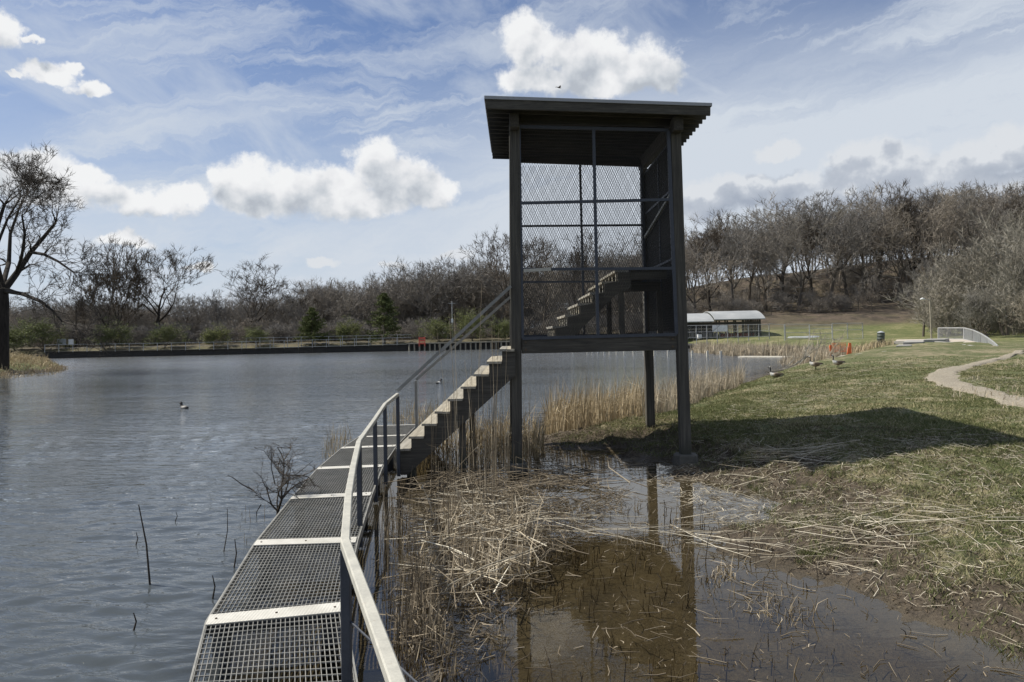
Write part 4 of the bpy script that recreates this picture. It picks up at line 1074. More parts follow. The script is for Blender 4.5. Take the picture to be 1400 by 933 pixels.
# lone sticks standing in the lake
def stick(px, py0, py1, px1, label, r=.008, mat='bark_dark'):
    b = gp(px, py0, 0); t_ = pd(px1, py1, b.y)
    mdp = lerp(b, t_, .5) + V(.02, 0, 0)
    o = MB().tube([b - (t_ - b) * .15, b, mdp, t_], [r * 1.1, r, r * .8, r * .5], 5).build('lake_stick', M[mat]); tag(o, label, 'stick', 'sticks standing in the lake'); return o
stick(205, 800, 690, 189.5, 'tallest bent dark stick standing alone in the lake', .010)
stick(183, 862, 838, 182.5, 'short upright stick in the lake below the tall bent one', .008)
stick(291, 818, 787, 290.5, 'short dark stick close to the walkway edge', .008)
stick(306, 755, 696, 311, 'slim upright stick left of the stick group by the walkway', .006)
stick(320, 777, 737, 321, 'thicker short stick in the group by the walkway', .008)
stick(186, 745, 728, 186, 'tiny stick tip behind the tall bent stick', .007)
stick(240, 712, 700, 240.5, 'tiny pale stick far out on the lake', .006)

# dead branchy shrub at the lake side of the walkway
def shrub():
    b = gp(379, 706, 0)
    root = empty('dead_shrub', (b.x, b.y, 0), 'tangled leafless dead shrub leaning out of the lake beside the walkway', 'shrub')
    r2 = random.Random(5); mb = MB(); mt_ = MB()
    def grow(p, d, L, r, lev):
        pts = [p]; q = p.copy(); dd = d.copy()
        for k in range(4):
            dd = (dd + V(r2.uniform(-.35, .35), r2.uniform(-.25, .25), r2.uniform(-.25, .25))).normalized(); q = q + dd * L / 4; pts.append(q.copy())
        (mb if lev < 1 else mt_).tube(pts, [r, r*.85, r*.7, r*.6, r*.45], 5 if lev < 2 else 3, False)
        if lev < 4:
            for k in range(4 if lev else 9):
                q = pts[r2.randint(1, 4)]; nd = (dd * .5 + V(r2.uniform(-1, 1), r2.uniform(-.6, .6), r2.uniform(-.6, .8))).normalized()
                grow(q, nd, L * r2.uniform(.45, .75), r * .55, lev + 1)
    grow(V(b.x, b.y, -.1), V(-.05, 0, 1), .62, .022, 0)
    # long arching rods seen in the photograph
    for pts in ([(380, 668), (395, 655), (410, 645), (428, 630)], [(376, 662), (371, 640), (371, 620), (370, 612)], [(357, 690), (351, 700), (350, 720), (350.5, 735)]):
        mt_.tube([pd(a, c_, b.y + .0) for a, c_ in pts], [.008, .006, .005, .003], 4, False)
    mb.build('main_stem', M['bark_dark'], root); mt_.build('branches', M['twig_dark'], root)
    b2 = gp(347, 671, 0)
    o = MB().tube([gp(349, 673, 0) + V(0, 0, -.05), pd(347, 671, b2.y), pd(330, 662, b2.y), pd(318, 653, b2.y), pd(311, 650, b2.y)], [.012, .010, .008, .006, .003], 5).build('lake_stick', M['bark_dark']); tag(o, 'crooked stick angling out of the lake left of the dead shrub', 'stick', 'sticks standing in the lake')
shrub()

# ------------------------------------------------------------------ trees
def prisms(segs, n, mat, name, parent=None):
    S = np.array(segs, float)                  # x0 y0 z0 x1 y1 z1 r0 r1
    P0, P1, r0, r1 = S[:, :3], S[:, 3:6], S[:, 6:7], S[:, 7:8]
    d = P1 - P0; d /= (np.linalg.norm(d, axis=1, keepdims=True) + 1e-9)
    ref = np.where(np.abs(d[:, 2:3]) < .9, [[0, 0, 1.0]], [[1.0, 0, 0]]); a = np.cross(d, ref); a /= np.linalg.norm(a, axis=1, keepdims=True); b = np.cross(d, a)
    rows = []
    for (P, r_) in ((P0 - d * r0 * .3, r0), (P1 + d * r1 * .3, r1)):
        for q in range(n):
            t_ = 2 * math.pi * q / n; rows.append(P + (a * math.cos(t_) + b * math.sin(t_)) * r_)
    Vv = np.stack(rows, 1).reshape(-1, 3); b0 = np.arange(len(S))[:, None] * 2 * n
    Ff = np.concatenate([b0 + [q, (q+1) % n, n + (q+1) % n, n + q] for q in range(n)], 1).reshape(-1, 4)
    return Vv, Ff
def gen_tree(seed, H=1.0, r0=.028, first=.28, spread=.62, levels=6, ratio=.76, wig=.22, upb=.12, nlimb=5, split=2, twigs=3, multi=1, droop=0.0, clear=.0, limb=.26):
    r2 = random.Random(seed); big = []; small = []; tw = []
    def U(a): return r2.uniform(-a, a)
    def grow(p, d, L, r, lev):
        q = p; dd = d; ns = 3 if lev < 4 else 2
        rr = r; pts = []
        for k in range(ns):
            dd = (dd + V(U(wig), U(wig), U(wig) + upb - droop * lev * .1)).normalized(); q2 = q + dd * (L / ns); rn = rr * (.88 if lev else .92)
            (big if lev <= 1 else small).append((*q, *q2, rr, rn)); q = q2; rr = rn; pts.append((q.copy(), rr))
        if lev >= levels:
            for k in range(twigs):
                e = (dd + V(U(.9), U(.9), U(.8) + .1)).normalized() * L * r2.uniform(.6, 1.2); s_ = pts[r2.randint(0, ns-1)][0]
                tw.append((*s_, *(s_ + e)))
            return
        for k in range(split):
            ang = (dd + V(U(1), U(1), U(.8)) * spread * 1.15).normalized()
            grow(q, ang, L * ratio * r2.uniform(.8, 1.15), rr * r2.uniform(.62, .80), lev + 1)
        if r2.random() < .75:
            j = r2.randint(0, ns - 1); grow(pts[j][0], (dd + V(U(1.3), U(1.3), U(1))).normalized(), L * ratio * .7, pts[j][1] * .5, min(lev + 2, levels))
    for mm in range(multi):
        base = V(0, 0, -.01) if multi == 1 else V(U(.03), U(.03), -.01)
        lean = V(U(.08), U(.08), 1) if multi == 1 else V(U(.45), U(.45), 1)
        q = base; dd = lean.normalized(); r = r0 / math.sqrt(multi); L = first / 4; nodes = []
        big.append((*q, *(q + dd * .02), r * 1.5, r * 1.08)); q = q + dd * .02
        for k in range(4):
            dd = (dd + V(U(.08), U(.08), .05)).normalized(); q2 = q + dd * L; big.append((*q, *q2, r, r * .95)); r *= .95; q = q2; nodes.append((q.copy(), r))
        LL = limb
        # leader continues with limbs peeling off
        for k in range(nlimb):
            a = 2.4 * k + U(.5); tiltz = .55 + .12 * k
            dirn = V(math.cos(a) * spread * 1.3, math.sin(a) * spread * 1.3, tiltz).normalized()
            grow(q, dirn, LL * r2.uniform(.8, 1.2) * (1.0 if k < nlimb - 1 else 1.2), r * .58, 1)
            dd = (dd + V(U(.15), U(.15), .1)).normalized(); q2 = q + dd * .055; big.append((*q, *q2, r, r * .86)); r *= .86; q = q2
        grow(q, dd, LL * .8, r, 1)
    zmax = max(s_[5] for s_ in small) * H
    return big, small, tw
PROTO = {}
def twig_mesh(tw, w):
    T = np.array(tw, float); P0, P1 = T[:, :3], T[:, 3:6]; d = P1 - P0; rv = rng.normal(size=d.shape); sd_ = np.cross(d, rv); sd_ /= np.linalg.norm(sd_, axis=1, keepdims=True)
    Vv = np.stack([P0 - sd_ * w, P0 + sd_ * w, P1], 1).reshape(-1, 3); return Vv, np.arange(len(T) * 3).reshape(-1, 3)
def quads_to_tris(F): return np.concatenate([F[:, [0, 1, 2]], F[:, [0, 2, 3]]], 0)
def proto(name, rootname, seed, barkm, twigm, tw_w=.0011, leaf=None, **kw):
    big, small, tw = gen_tree(seed, **kw)
    zmax = max(s_[5] for s_ in small + tw); k = 1.0 / zmax
    big = [tuple(v * k for v in s_) for s_ in big]; small = [tuple(v * k for v in s_) for s_ in small]; tw = [tuple(v * k for v in s_) for s_ in tw]
    small = [(*s_[:6], max(s_[6], .0013), max(s_[7], .0011)) for s_ in small]
    root = bpy.data.objects.new(rootname, None); ORG[root.name] = V(0, 0, 0)
    V1, F1 = prisms(big, 7, None, ''); V2, F2 = prisms(small, 3, None, ''); V3, F3 = twig_mesh(tw, tw_w)
    tr = mesh_np('trunk', V1, F1, M[barkm], root, smooth=True)
    cr = mesh_np('crown', np.concatenate([V2, V3]), np.concatenate([quads_to_tris(F2), F3 + len(V2)]), M[twigm], root)
    ch = [tr, cr]
    if leaf:
        mt_, nl, sz = leaf
        src = np.array([s_[3:6] for s_ in tw + small]); idx = rng.integers(0, len(src), nl); c_ = src[idx] + rng.normal(0, .012, (nl, 3))
        a = rng.normal(size=(nl, 3)) * sz; b = rng.normal(size=(nl, 3)) * sz
        Vv = np.stack([c_, c_ + a, c_ + b], 1).reshape(-1, 3); lf = mesh_np('foliage', Vv, np.arange(nl*3).reshape(-1, 3), M[mt_], root); ch.append(lf)
    for c_ in ch: col.objects.unlink(c_)
    CH[root.name] = ch; PROTO[name] = (root, big, small, tw)
    return root
OAK = dict(levels=7, ratio=.76, spread=.66, first=.30, nlimb=6, wig=.26, upb=.08, twigs=4)
for i in range(5): proto('oak%d' % i, 'bare_tree', 20 + i, 'bark', 'twig', r0=.024 + .003 * (i % 3), **{**OAK, 'first': .22 + .05 * i, 'spread': .58 + .07 * (i % 3)})
for i in range(2): proto('tall%d' % i, 'bare_tree', 40 + i, 'bark_dark', 'twig_dark', levels=7, ratio=.77, spread=.5, first=.20 + .06*i, nlimb=6, wig=.2, upb=.22, r0=.024, twigs=4, multi=2 - i)
for i in range(2): proto('dam%d' % i, 'bare_tree', 46 + i, 'bark_dark', 'twig_dark', levels=7, ratio=.77, spread=.60, first=.34 - .1 * i, nlimb=6, wig=.26, upb=.14, r0=.030, twigs=5, multi=1, tw_w=.0009)
for i in range(2): proto('young%d' % i, 'young_tree', 50 + i, 'bark', 'twig', levels=4, ratio=.75, spread=.38, first=.26, nlimb=7, wig=.14, upb=.24, r0=.024, twigs=6, tw_w=.0022)
for i in range(2): proto('brush%d' % i, 'grey_thicket_tree', 60 + i, 'bark', 'twig_grey', levels=6, ratio=.82, spread=.55, first=.10, nlimb=6, wig=.2, upb=.2, r0=.028, twigs=6, multi=3, tw_w=.0013)
for i in range(2): proto('green%d' % i, 'budding_bush', 70 + i, 'bark', 'twig', leaf=('bud_green', 14000, .011), levels=5, ratio=.8, spread=.7, first=.07, nlimb=6, wig=.25, upb=.12, r0=.022, twigs=4, multi=3, tw_w=.0016)
def place(pn, p, H, label, cat='tree', group=None, wscale=1.0, rz_=None):
    root = PROTO[pn][0]
    c = dupe(root, p, rnd.uniform(0, 6.28) if rz_ is None else rz_, (H * wscale, H * wscale, H), label, group); c['category'] = cat
    return c
def ground_at(px, Y):
    x_ = pd(px, 450, Y).x; return V(x_, Y, hz(x_, Y) - .05)
def tree_px(pn, px, ytop, Y, label, group=None, wscale=1.0, cat='tree', z=None, rz_=None):
    g_ = ground_at(px, Y)
    if z is not None: g_.z = z
    H = pd(px, ytop, Y).z - g_.z
    return place(pn, g_, H, label, cat, group, wscale, rz_)
G1 = 'bare trees along the far dam'; G2 = 'bare trees on the wooded hillside'; G3 = 'young trees on the leafy slope'
for a_ in [('tall0', 162, 318, 124, 'forked tall bare tree above the dam, leftmost of the pair against the sky', 1.35),
           ('dam0', 214, 326, 127, 'bare tree right of the forked one, standing above the dam', 1.25),
           ('dam1', 345, 344, 126, 'lone rounded bare tree rising above the low wood in the middle distance', 1.45),
           ('dam1', 402, 383, 130, 'low spreading bare tree right of the lone rounded one', 1.6),
           ('oak2', 300, 392, 135, 'small bare tree left of the lone rounded one', 1.1),
           ('oak4', 252, 388, 131, 'small bare tree between the dam bushes', 1.1),
           ('tall1', 112, 392, 128, 'thin bare tree behind the utility pole', 1.0),
           ('oak2', 500, 393, 138, 'bare tree top above the two green conifers', 1.2),
           ('oak0', 560, 376, 134, 'bare tree left of the slim lamp post', 1.1),
           ('dam1', 615, 358, 130, 'broad spreading bare oak behind the slim lamp post', 1.25),
           ('oak1', 655, 352, 133, 'bare tree beside the stair handrail top', 1.05),
           ('dam0', 702, 300, 112, 'tall bare oak peeking out left of the tower', 1.1),
           ('oak2', 745, 318, 124, 'bare oak seen through the left cage mesh', 1.1),
           ('tall1', 790, 312, 120, 'bare oak seen through the middle cage mesh', 1.1),
           ('oak0', 852, 306, 126, 'bare oak seen through the right cage mesh', 1.1)]:
    tree_px(a_[0], a_[1], a_[2], a_[3], a_[4], G1, a_[5])
hill_list = [(950, 296, 123), (972, 288, 129), (1000, 286, 122), (1024, 284, 131), (1048, 288, 124), (1070, 272, 132), (1092, 262, 122), (1112, 268, 130), (1135, 258, 124), (1160, 254, 133),
             (1182, 250, 128), (1205, 252, 135), (1226, 250, 126), (1250, 244, 132), (1274, 250, 124), (1296, 258, 130), (1322, 256, 132), (1348, 246, 128), (1372, 240, 134), (1400, 242, 129), (1430, 240, 132)]
where = ['close beside the tower post', 'just right of the tower', 'above the left end of the pavilion', 'above the middle of the pavilion roof', 'above the right gable of the pavilion', 'right of the pavilion on the ridge',
         'above the left fence panel', 'above the second fence panel', 'above the third fence panel', 'above the right end of the fence', 'left of the bright gap in the wood', 'behind the row of young trees',
         'thick-trunked, above the litter barrel', 'right of the thick-trunked one', 'above the lamp post by the bridge', 'left behind the grey thicket', 'over the left flank of the thicket', 'over the middle of the thicket',
         'highest crown over the thicket', 'at the right edge above the bridge', 'cut off by the right frame edge']
kinds = ['oak0', 'oak1', 'oak2', 'oak3', 'oak4', 'tall1']
for i, (a_, b_, c_) in enumerate(hill_list):
    tree_px(kinds[(i * 5) % 6], a_, b_, c_, 'bare hillside oak ' + where[i], G2, 1.12 if kinds[(i * 5) % 6][0] == 'o' else 1.2)
for i, (a_, b_, c_, lab) in enumerate([(1055, 400, 117, 'young bare tree right of the pavilion roof'), (1111, 392, 119, 'young bare tree above the fence panels, tilted twigs'), (1151, 398, 118, 'thin young tree above the right fence panel'),
                                 (1174, 380, 117, 'young dark-trunked tree left of the tallest young tree'), (1193, 362, 116, 'tallest young bare tree on the leafy slope'), (1232, 395, 119, 'small young tree above the litter barrel'), (1012, 402, 120, 'young bare tree behind the pavilion')]):
    tree_px('young%d' % (i % 2), a_, b_, c_, lab, G3, 1.0)
for a_ in [('brush0', 1375, 262, 74, 'huge pale grey bare thicket tree at the right edge behind the bridge', 1.15), ('brush1', 1318, 322, 80, 'grey bare thicket tree left of the huge one', 1.2), ('brush0', 1285, 368, 84, 'low grey thicket beside the lamp post', 1.3),
           ('brush1', 1420, 285, 66, 'grey bare thicket tree cut by the right frame edge', 1.1), ('brush1', 1350, 380, 68, 'low brush at the foot of the grey thicket', 1.6), ('brush0', 1412, 392, 60, 'low brush at the far right behind the weeds', 1.6)]:
    tree_px(a_[0], a_[1], a_[2], a_[3], a_[4], 'grey thicket trees behind the bridge', a_[5], z=None)
tree_px('oak3', 1262, 345, 82, 'dark-trunked bare tree leaning left behind the bridge railing', None, 1.0)
for i, (a_, b_, c_, lab) in enumerate([(60, 432, 111, 'green budding bush behind the white signs'), (152, 432, 111.5, 'olive budding bush at the left end of the dam'), (225, 440, 111.5, 'green budding bush in the middle of the dam'), (294, 440, 111.5, 'light green rounded bush behind the dam railing'),
                                  (352, 445, 111.5, 'dull green bush left of the first conifer'), (475, 430, 111.5, 'green bush between the two conifers'), (646, 420, 111.5, 'fresh green bush behind the stair handrail'), (688, 428, 111.5, 'fresh green bush left of the tower post'), (600, 432, 111.5, 'thin green bush beside the lamp post'), (20, 436, 111.5, 'green bush behind the big oak trunk')]):
    tree_px('green%d' % (i % 2), a_, b_, c_, lab, 'budding bushes behind the dam', 1.5 if b_ > 431 else 1.2, 'bush')
# two yellow-green conifers
def conifer(px, ytop, Y, label):
    g_ = ground_at(px, Y); H = pd(px, ytop, Y).z - g_.z
    root = empty('conifer_tree', tuple(g_), label, 'tree', 'green conifers behind the dam')
    MB().tube([V(0, 0, 0), V(0, 0, H * .95)], [.14, .02], 6).build('trunk', M['bark'], root, world=False)
    r2 = random.Random(int(px)); segs = []; fol = []
    for k in range(120):
        f = r2.uniform(.08, .98); L = (1 - f) ** .7 * H * .50 * r2.uniform(.6, 1.15) + .12; a = r2.uniform(0, 6.28)
        p0 = V(0, 0, f * H); p1 = p0 + V(math.cos(a) * L, math.sin(a) * L, L * r2.uniform(-.1, .35)); segs.append((*p0, *p1, .03, .01))
        for j in range(110):
            t_ = r2.uniform(.25, 1.05); q = lerp(p0, p1, t_) + V(r2.gauss(0, .10), r2.gauss(0, .10), r2.gauss(0, .08)); fol.append(tuple(q))
    Vv, Ff = prisms(segs, 3, None, ''); mesh_np('branches', Vv, Ff, M['bark'], root)
    c_ = np.array(fol); n = len(c_); a = rng.normal(size=(n, 3)) * .10; b = rng.normal(size=(n, 3)) * .10
    mesh_np('foliage', np.stack([c_, c_ + a, c_ + b], 1).reshape(-1, 3), np.arange(n*3).reshape(-1, 3), M['conifer'], root)
conifer(427, 421, 111, 'broad yellow-green conifer on the dam, left of the two')
conifer(526, 402, 111, 'tall yellow-green conifer on the dam, right of the two')

# big old oak at the left edge, hand-laid main limbs
def big_oak():
    Y = 56.0; b = pd(3, 480, Y); b.z = hz(b.x, Y) - .1
    root = empty('old_oak_tree', tuple(b), 'massive gnarled bare oak with a dark trunk on the grassy spit at the left edge', 'tree')
    r2 = random.Random(3); big = []; small = []; tw = []
    def U(a): return r2.uniform(-a, a)
    def P(px, py, dy=0): q = pd(px, py, Y + dy); return q - b
    def chain(pts, r0, r1):
        out = []
        for i in range(len(pts) - 1):
            f0 = i / (len(pts) - 1); f1 = (i + 1) / (len(pts) - 1); big.append((*pts[i], *pts[i+1], r0 + (r1-r0)*f0, r0 + (r1-r0)*f1)); out.append((pts[i+1], r0 + (r1-r0)*f1, (pts[i+1]-pts[i]).normalized()))
        return out
    def grow(p, d, L, r, lev):
        q = p; dd = d; rr = r; ns = 3; pts = []
        for k in range(ns):
            dd = (dd + V(U(.34), U(.34), U(.30) + .05)).normalized(); q2 = q + dd * L / ns; rn = rr * .85
            (big if rr > .06 else small).append((*q, *q2, rr, rn)); q = q2; rr = rn; pts.append((q.copy(), rr))
        if lev >= 6:
            for k in range(4):
                s_ = pts[r2.randint(0, 2)][0]; tw.append((*s_, *(s_ + (dd + V(U(.9), U(.9), U(.8))).normalized() * r2.uniform(.25, .6))))
            return
        for k in range(2): grow(q, (dd + V(U(.75), U(.75), U(.65))).normalized(), L * r2.uniform(.68, .88), rr * r2.uniform(.6, .78), lev + 1)
        if r2.random() < .8: j = r2.randint(0, 2); grow(pts[j][0], (dd + V(U(1.1), U(1.1), U(.9))).normalized(), L * .6, pts[j][1] * .5, lev + 2)
    chain([V(0, 0, 0), P(3, 440), P(4, 415), P(3, 395)], .46, .38)
    limbs = [([P(3, 400), P(22, 375, 1), P(42, 345, 1.5), P(62, 322, 2), P(76, 305, 2)], .27, .09),
             ([P(42, 345, 1.5), P(60, 348, 0), P(80, 358, -1), P(100, 372, -2)], .13, .06),
             ([P(6, 398), P(30, 402, -2), P(55, 412, -3), P(72, 425, -3), P(85, 440, -3)], .17, .05),
             ([P(2, 396), P(-8, 350, -1), P(-4, 310, -2), P(6, 280, -2)], .28, .10),
             ([P(3, 392), P(12, 360, 3), P(14, 320, 4), P(26, 285, 5)], .2, .08),
             ([P(2, 400), P(-30, 380, 1), P(-60, 350, 2)], .25, .1), ([P(22, 375, 1), P(30, 350, -1), P(34, 320, -2), P(30, 295, -2)], .13, .06),
             ([P(-6, 340, -1), P(10, 300, 0), P(28, 270, 1)], .12, .05)]
    for pts, r0, r1 in limbs:
        nodes = chain(pts, r0, r1)
        for j, (p, r, d) in enumerate(nodes):
            last = j == len(nodes) - 1
            for k in range(3 if last else 2):
                grow(p, (d + V(U(.9), U(.9), U(.8) + .12)).normalized(), r2.uniform(.85, 1.35), r * (.7 if last else .5), 1 if last else 2)
    Vv, Ff = prisms(big, 7, None, ''); mesh_np('trunk', Vv, Ff, M['bark_dark'], root, smooth=True)  # trunk and twigs darkened to a silhouette, the backlight put into their colour
    V2, F2 = prisms([(*s_[:6], max(s_[6], .014), max(s_[7], .012)) for s_ in small], 3, None, ''); V3, F3 = twig_mesh(tw, .012)
    mesh_np('crown', np.concatenate([V2, V3]), np.concatenate([quads_to_tris(F2), F3 + len(V2)]), M['twig_dark'], root)
big_oak()

# massed woods behind, too dense to tell single trees apart
def wood_proto(name, seed, barkm, twigm, tw_w, **kw):
    big, small, tw = gen_tree(seed, **kw); k = 1.0 / max(s_[5] for s_ in small + tw)
    f = lambda L_: [tuple(v * k for v in s_) for s_ in L_]
    big, small, tw = f(big), f(small), f(tw); small = [(*s_[:6], max(s_[6], .0016), max(s_[7], .0013)) for s_ in small]
    V1, F1 = prisms(big, 4, None, ''); V2, F2 = prisms(small, 3, None, ''); V3, F3 = twig_mesh(tw, tw_w)
    ob = mesh_np(name, np.concatenate([V1, V2, V3]), np.concatenate([quads_to_tris(F1), quads_to_tris(F2) + len(V1), F3 + len(V1) + len(V2)]), M[twigm])
    col.objects.unlink(ob); return ob
WP = [wood_proto('wood_tree', 90 + i, 'bark', 'twig', .0016, levels=6, ratio=.80, spread=.68, first=.14 + .06 * i, nlimb=6, wig=.26, upb=.12, r0=.020, twigs=6) for i in range(4)]
BP = [wood_proto('wood_brush', 95 + i, 'bark', 'twig', .003, levels=5, ratio=.8, spread=.7, first=.03, nlimb=6, wig=.3, upb=.1, r0=.016, twigs=6, multi=3) for i in range(2)]
GP = [wood_proto('wood_grey', 98 + i, 'bark', 'twig_grey', .0025, levels=5, ratio=.8, spread=.6, first=.05, nlimb=6, wig=.3, upb=.15, r0=.016, twigs=6, multi=3) for i in range(2)]
def scatter_tree(name, protos):
    g = bpy.data.node_groups.new(name, 'GeometryNodeTree')
    g.interface.new_socket('Geometry', in_out='INPUT', socket_type='NodeSocketGeometry'); g.interface.new_socket('Geometry', in_out='OUTPUT', socket_type='NodeSocketGeometry')
    N = g.nodes; gi = N.new('NodeGroupInput'); go = N.new('NodeGroupOutput'); j = N.new('GeometryNodeJoinGeometry')
    def na(nm, typ):
        n = N.new('GeometryNodeInputNamedAttribute'); n.data_type = typ; n.inputs[0].default_value = nm; return n.outputs[0]
    for i, pb in enumerate(protos):
        oi = N.new('GeometryNodeObjectInfo'); oi.inputs['Object'].default_value = pb; oi.inputs['As Instance'].default_value = True
        cmp_ = N.new('FunctionNodeCompare'); cmp_.data_type = 'INT'; cmp_.operation = 'EQUAL'; g.links.new(na('pick', 'INT'), cmp_.inputs[2]); cmp_.inputs[3].default_value = i
        ip = N.new('GeometryNodeInstanceOnPoints'); g.links.new(gi.outputs[0], ip.inputs['Points']); g.links.new(cmp_.outputs[0], ip.inputs['Selection'])
        g.links.new(oi.outputs['Geometry'], ip.inputs['Instance']); g.links.new(na('rot', 'FLOAT_VECTOR'), ip.inputs['Rotation']); g.links.new(na('scl', 'FLOAT_VECTOR'), ip.inputs['Scale'])
        g.links.new(ip.outputs[0], j.inputs[0])
    g.links.new(j.outputs[0], go.inputs[0]); return g
SG = {'wood': (scatter_tree('wood_scatter', WP), len(WP)), 'brush': (scatter_tree('brush_scatter', BP), len(BP)), 'grey': (scatter_tree('grey_scatter', GP), len(GP))}
def mass(name, label, pts, hr, kind_, seed=1, wr=(.85, 1.3)):
    r2 = random.Random(seed); n = len(pts); me = bpy.data.meshes.new(name)
    me.from_pydata([(x_, y_, hz(x_, y_) - .1) for x_, y_ in pts], [], [])
    a = me.attributes.new('pick', 'INT', 'POINT'); a.data.foreach_set('value', [r2.randrange(SG[kind_][1]) for _ in range(n)])
    a = me.attributes.new('rot', 'FLOAT_VECTOR', 'POINT'); a.data.foreach_set('vector', [q for _ in range(n) for q in (0.0, 0.0, r2.uniform(0, 6.28))])
    sc_ = []
    for _ in range(n): H = r2.uniform(*hr); w = r2.uniform(*wr) * H; sc_ += [w, w, H]
    a = me.attributes.new('scl', 'FLOAT_VECTOR', 'POINT'); a.data.foreach_set('vector', sc_)
    ob = bpy.data.objects.new(name, me); col.objects.link(ob)
    md = ob.modifiers.new('scatter', 'NODES'); md.node_group = SG[kind_][0]
    tag(ob, label, 'woodland', kind='stuff'); return ob
def row(n, px0, px1, Y0, Y1):
    return [(pd(rnd.uniform(px0, px1), 450, yy).x, yy) for yy in [rnd.uniform(Y0, Y1) for _ in range(n)]]
mass('distant_wood', 'grey-brown bare wood massed behind the dam', row(190, -60, 480, 124, 190), (7.0, 10.0), 'wood', 1)
mass('distant_wood', 'bare wood behind the dam and stair', row(90, 430, 600, 126, 185), (8.5, 12.5), 'wood', 2)
mass('distant_wood', 'tall bare wood between the lamp post and tower', row(120, 560, 930, 128, 185), (11, 16), 'wood', 3)
mass('distant_wood', 'bare wood crowding the ridge of the hill', row(26, 925, 1480, 134, 150), (10, 17), 'wood', 14)
mass('distant_wood', 'bare wood on the crest behind the hillside oaks', row(105, 925, 1480, 150, 205), (10, 17.5), 'wood', 4)
mass('distant_wood', 'thin understorey on the leafy slope', row(110, 925, 1330, 117, 150), (1.2, 4.5), 'brush', 5)
mass('distant_wood', 'low brushwood along the top of the dam', row(150, -40, 930, 116, 132), (2.2, 4.6), 'brush', 6, (1.0, 1.7))
mass('distant_wood', 'dense brush filling the foot of the wood behind the dam', row(200, -60, 930, 135, 200), (4, 7.5), 'brush', 8, (1.1, 1.8))
mass('distant_wood', 'brushwood at the right edge behind the bridge', row(60, 1275, 1480, 74, 105), (3.5, 8), 'grey', 7)

# ------------------------------------------------------------------ far boardwalk on the dam
def far_boardwalk():
    Y = 107.6
    def X(px): return pd(px, 470, Y).x
    xa, xb = X(62), X(562)
    root = empty('dam_boardwalk', ((xa + xb) / 2, Y, 0), 'long dark boardwalk with a thin railing running across the far dam', 'boardwalk')
    n = 26; dx = (xb - xa) / n
    ZB = .95
    for i in range(n):
        x0 = xa + dx * i; z_ = ZB - .18 * math.sin(math.pi * i / n) * .6
        MB().box((x0, Y - .1, z_ - .12), (x0 + dx - .02, Y + 2.0, z_)).build('deck_panel', M['dock_wood'], root)
        MB().box((x0, Y + .05, -.2), (x0 + dx - .02, Y + .10, z_ - .125)).build('dark_underside', M['dock_wood'], root)  # dark sheet stands in for the darkness under the deck
        MB().box((x0 - .03, Y - .16, z_ - .1), (x0 + .03, Y - .102, z_ + 1.02)).build('railing_post', M['fence_galv'], root)
        MB().bar(V(x0, Y - .13, z_ + .98), V(x0 + dx, Y - .13, z_ + .98), .04, .05).build('railing_bar', M['fence_galv'], root)
        MB().bar(V(x0, Y - .13, z_ + .5), V(x0 + dx, Y - .13, z_ + .5), .025, .03).build('railing_bar', M['fence_galv'], root)
        if i > 14:
            MB().box((x0, Y - .135, z_ + .004), (x0 + dx - .02, Y - .105, z_ + .05)).build('edge_strip', M['pale_board'], root)
    for i in range(12):         # second taller fence behind
        x0 = X(330) + (X(560) - X(330)) * i / 12; x1 = X(330) + (X(560) - X(330)) * (i + 1) / 12
        MB().box((x0 - .03, Y + 1.9, .7), (x0 + .03, Y + 1.96, 2.35)).build('back_fence_post', M['fence_galv'], root)
        MB().bar(V(x0, Y + 1.93, 2.3), V(x1, Y + 1.93, 2.3), .04, .05).build('back_fence_rail', M['fence_galv'], root)
far_boardwalk()
def pile_wall():
    Y = 107.0
    a = pd(556, 478, Y).x; b = pd(780, 478, Y).x
    root = empty('piled_retaining_wall', ((a + b) / 2, Y, 0), 'dark retaining wall with pale timber piles at the foot of the far wood', 'wall')
    MB().box((a, Y + .3, -.3), (b, Y + .6, .95)).build('wall_face', M['dock_wood'], root)
    MB().box((a, Y - .1, .96), (b, Y + .7, 1.12)).build('wall_cap', M['pole'], root)
    n = 32
    p0 = None
    for i in range(n):
        x_ = a + (b - a) * (i + .5) / n
        if p0 is None: p0 = MB().tube([V(x_, Y + .1, -.4), V(x_, Y + .1, .955)], .12, 8).build('timber_pile', M['pole'], root); x00 = x_
        else:
            k = p0.copy(); col.objects.link(k); k.location = (x_ - x00, 0, 0)
pile_wall()
def pole(px, ybase_Y, ytop, label, name='utility_pole', mat='bark', r=.12, arms=None):
    g_ = ground_at(px, ybase_Y); t_ = pd(px, ytop, ybase_Y).z
    root = empty(name, tuple(g_), label, 'pole'); MB().tube([V(0, 0, -.2), V(0, 0, t_ - g_.z)], [r, r * .8], 8).build('pole', M[mat], root, world=False)
    return root, t_ - g_.z
pole(104, 118, 419, 'dark bare utility pole behind the dam at the left', 'utility_pole', 'bark_dark', .12)
pr, h_ = pole(618.5, 112, 412, 'slim pale lamp post with a white box behind the retaining wall', 'lamp_post', 'fence_galv', .07)
MB().box((-.16, -.25, h_ * .46), (.16, -.09, h_ * .46 + .55)).build('meter_box', M['white'], pr, world=False)
MB().box((-.5, -.05, h_ - .35), (.5, .05, h_ - .28)).build('cross_arm', M['fence_galv'], pr, world=False)
pr, h_ = pole(1273, 70, 408.5, 'wooden lamp post with a white lamp arm beside the bridge', 'lamp_post', 'pole', .085)
arm = MB().bar(V(0, 0, h_ - .1), V(-.62, -.1, h_ - .02), .04, .04).build('lamp_arm', M['fence_galv'], pr, world=False)
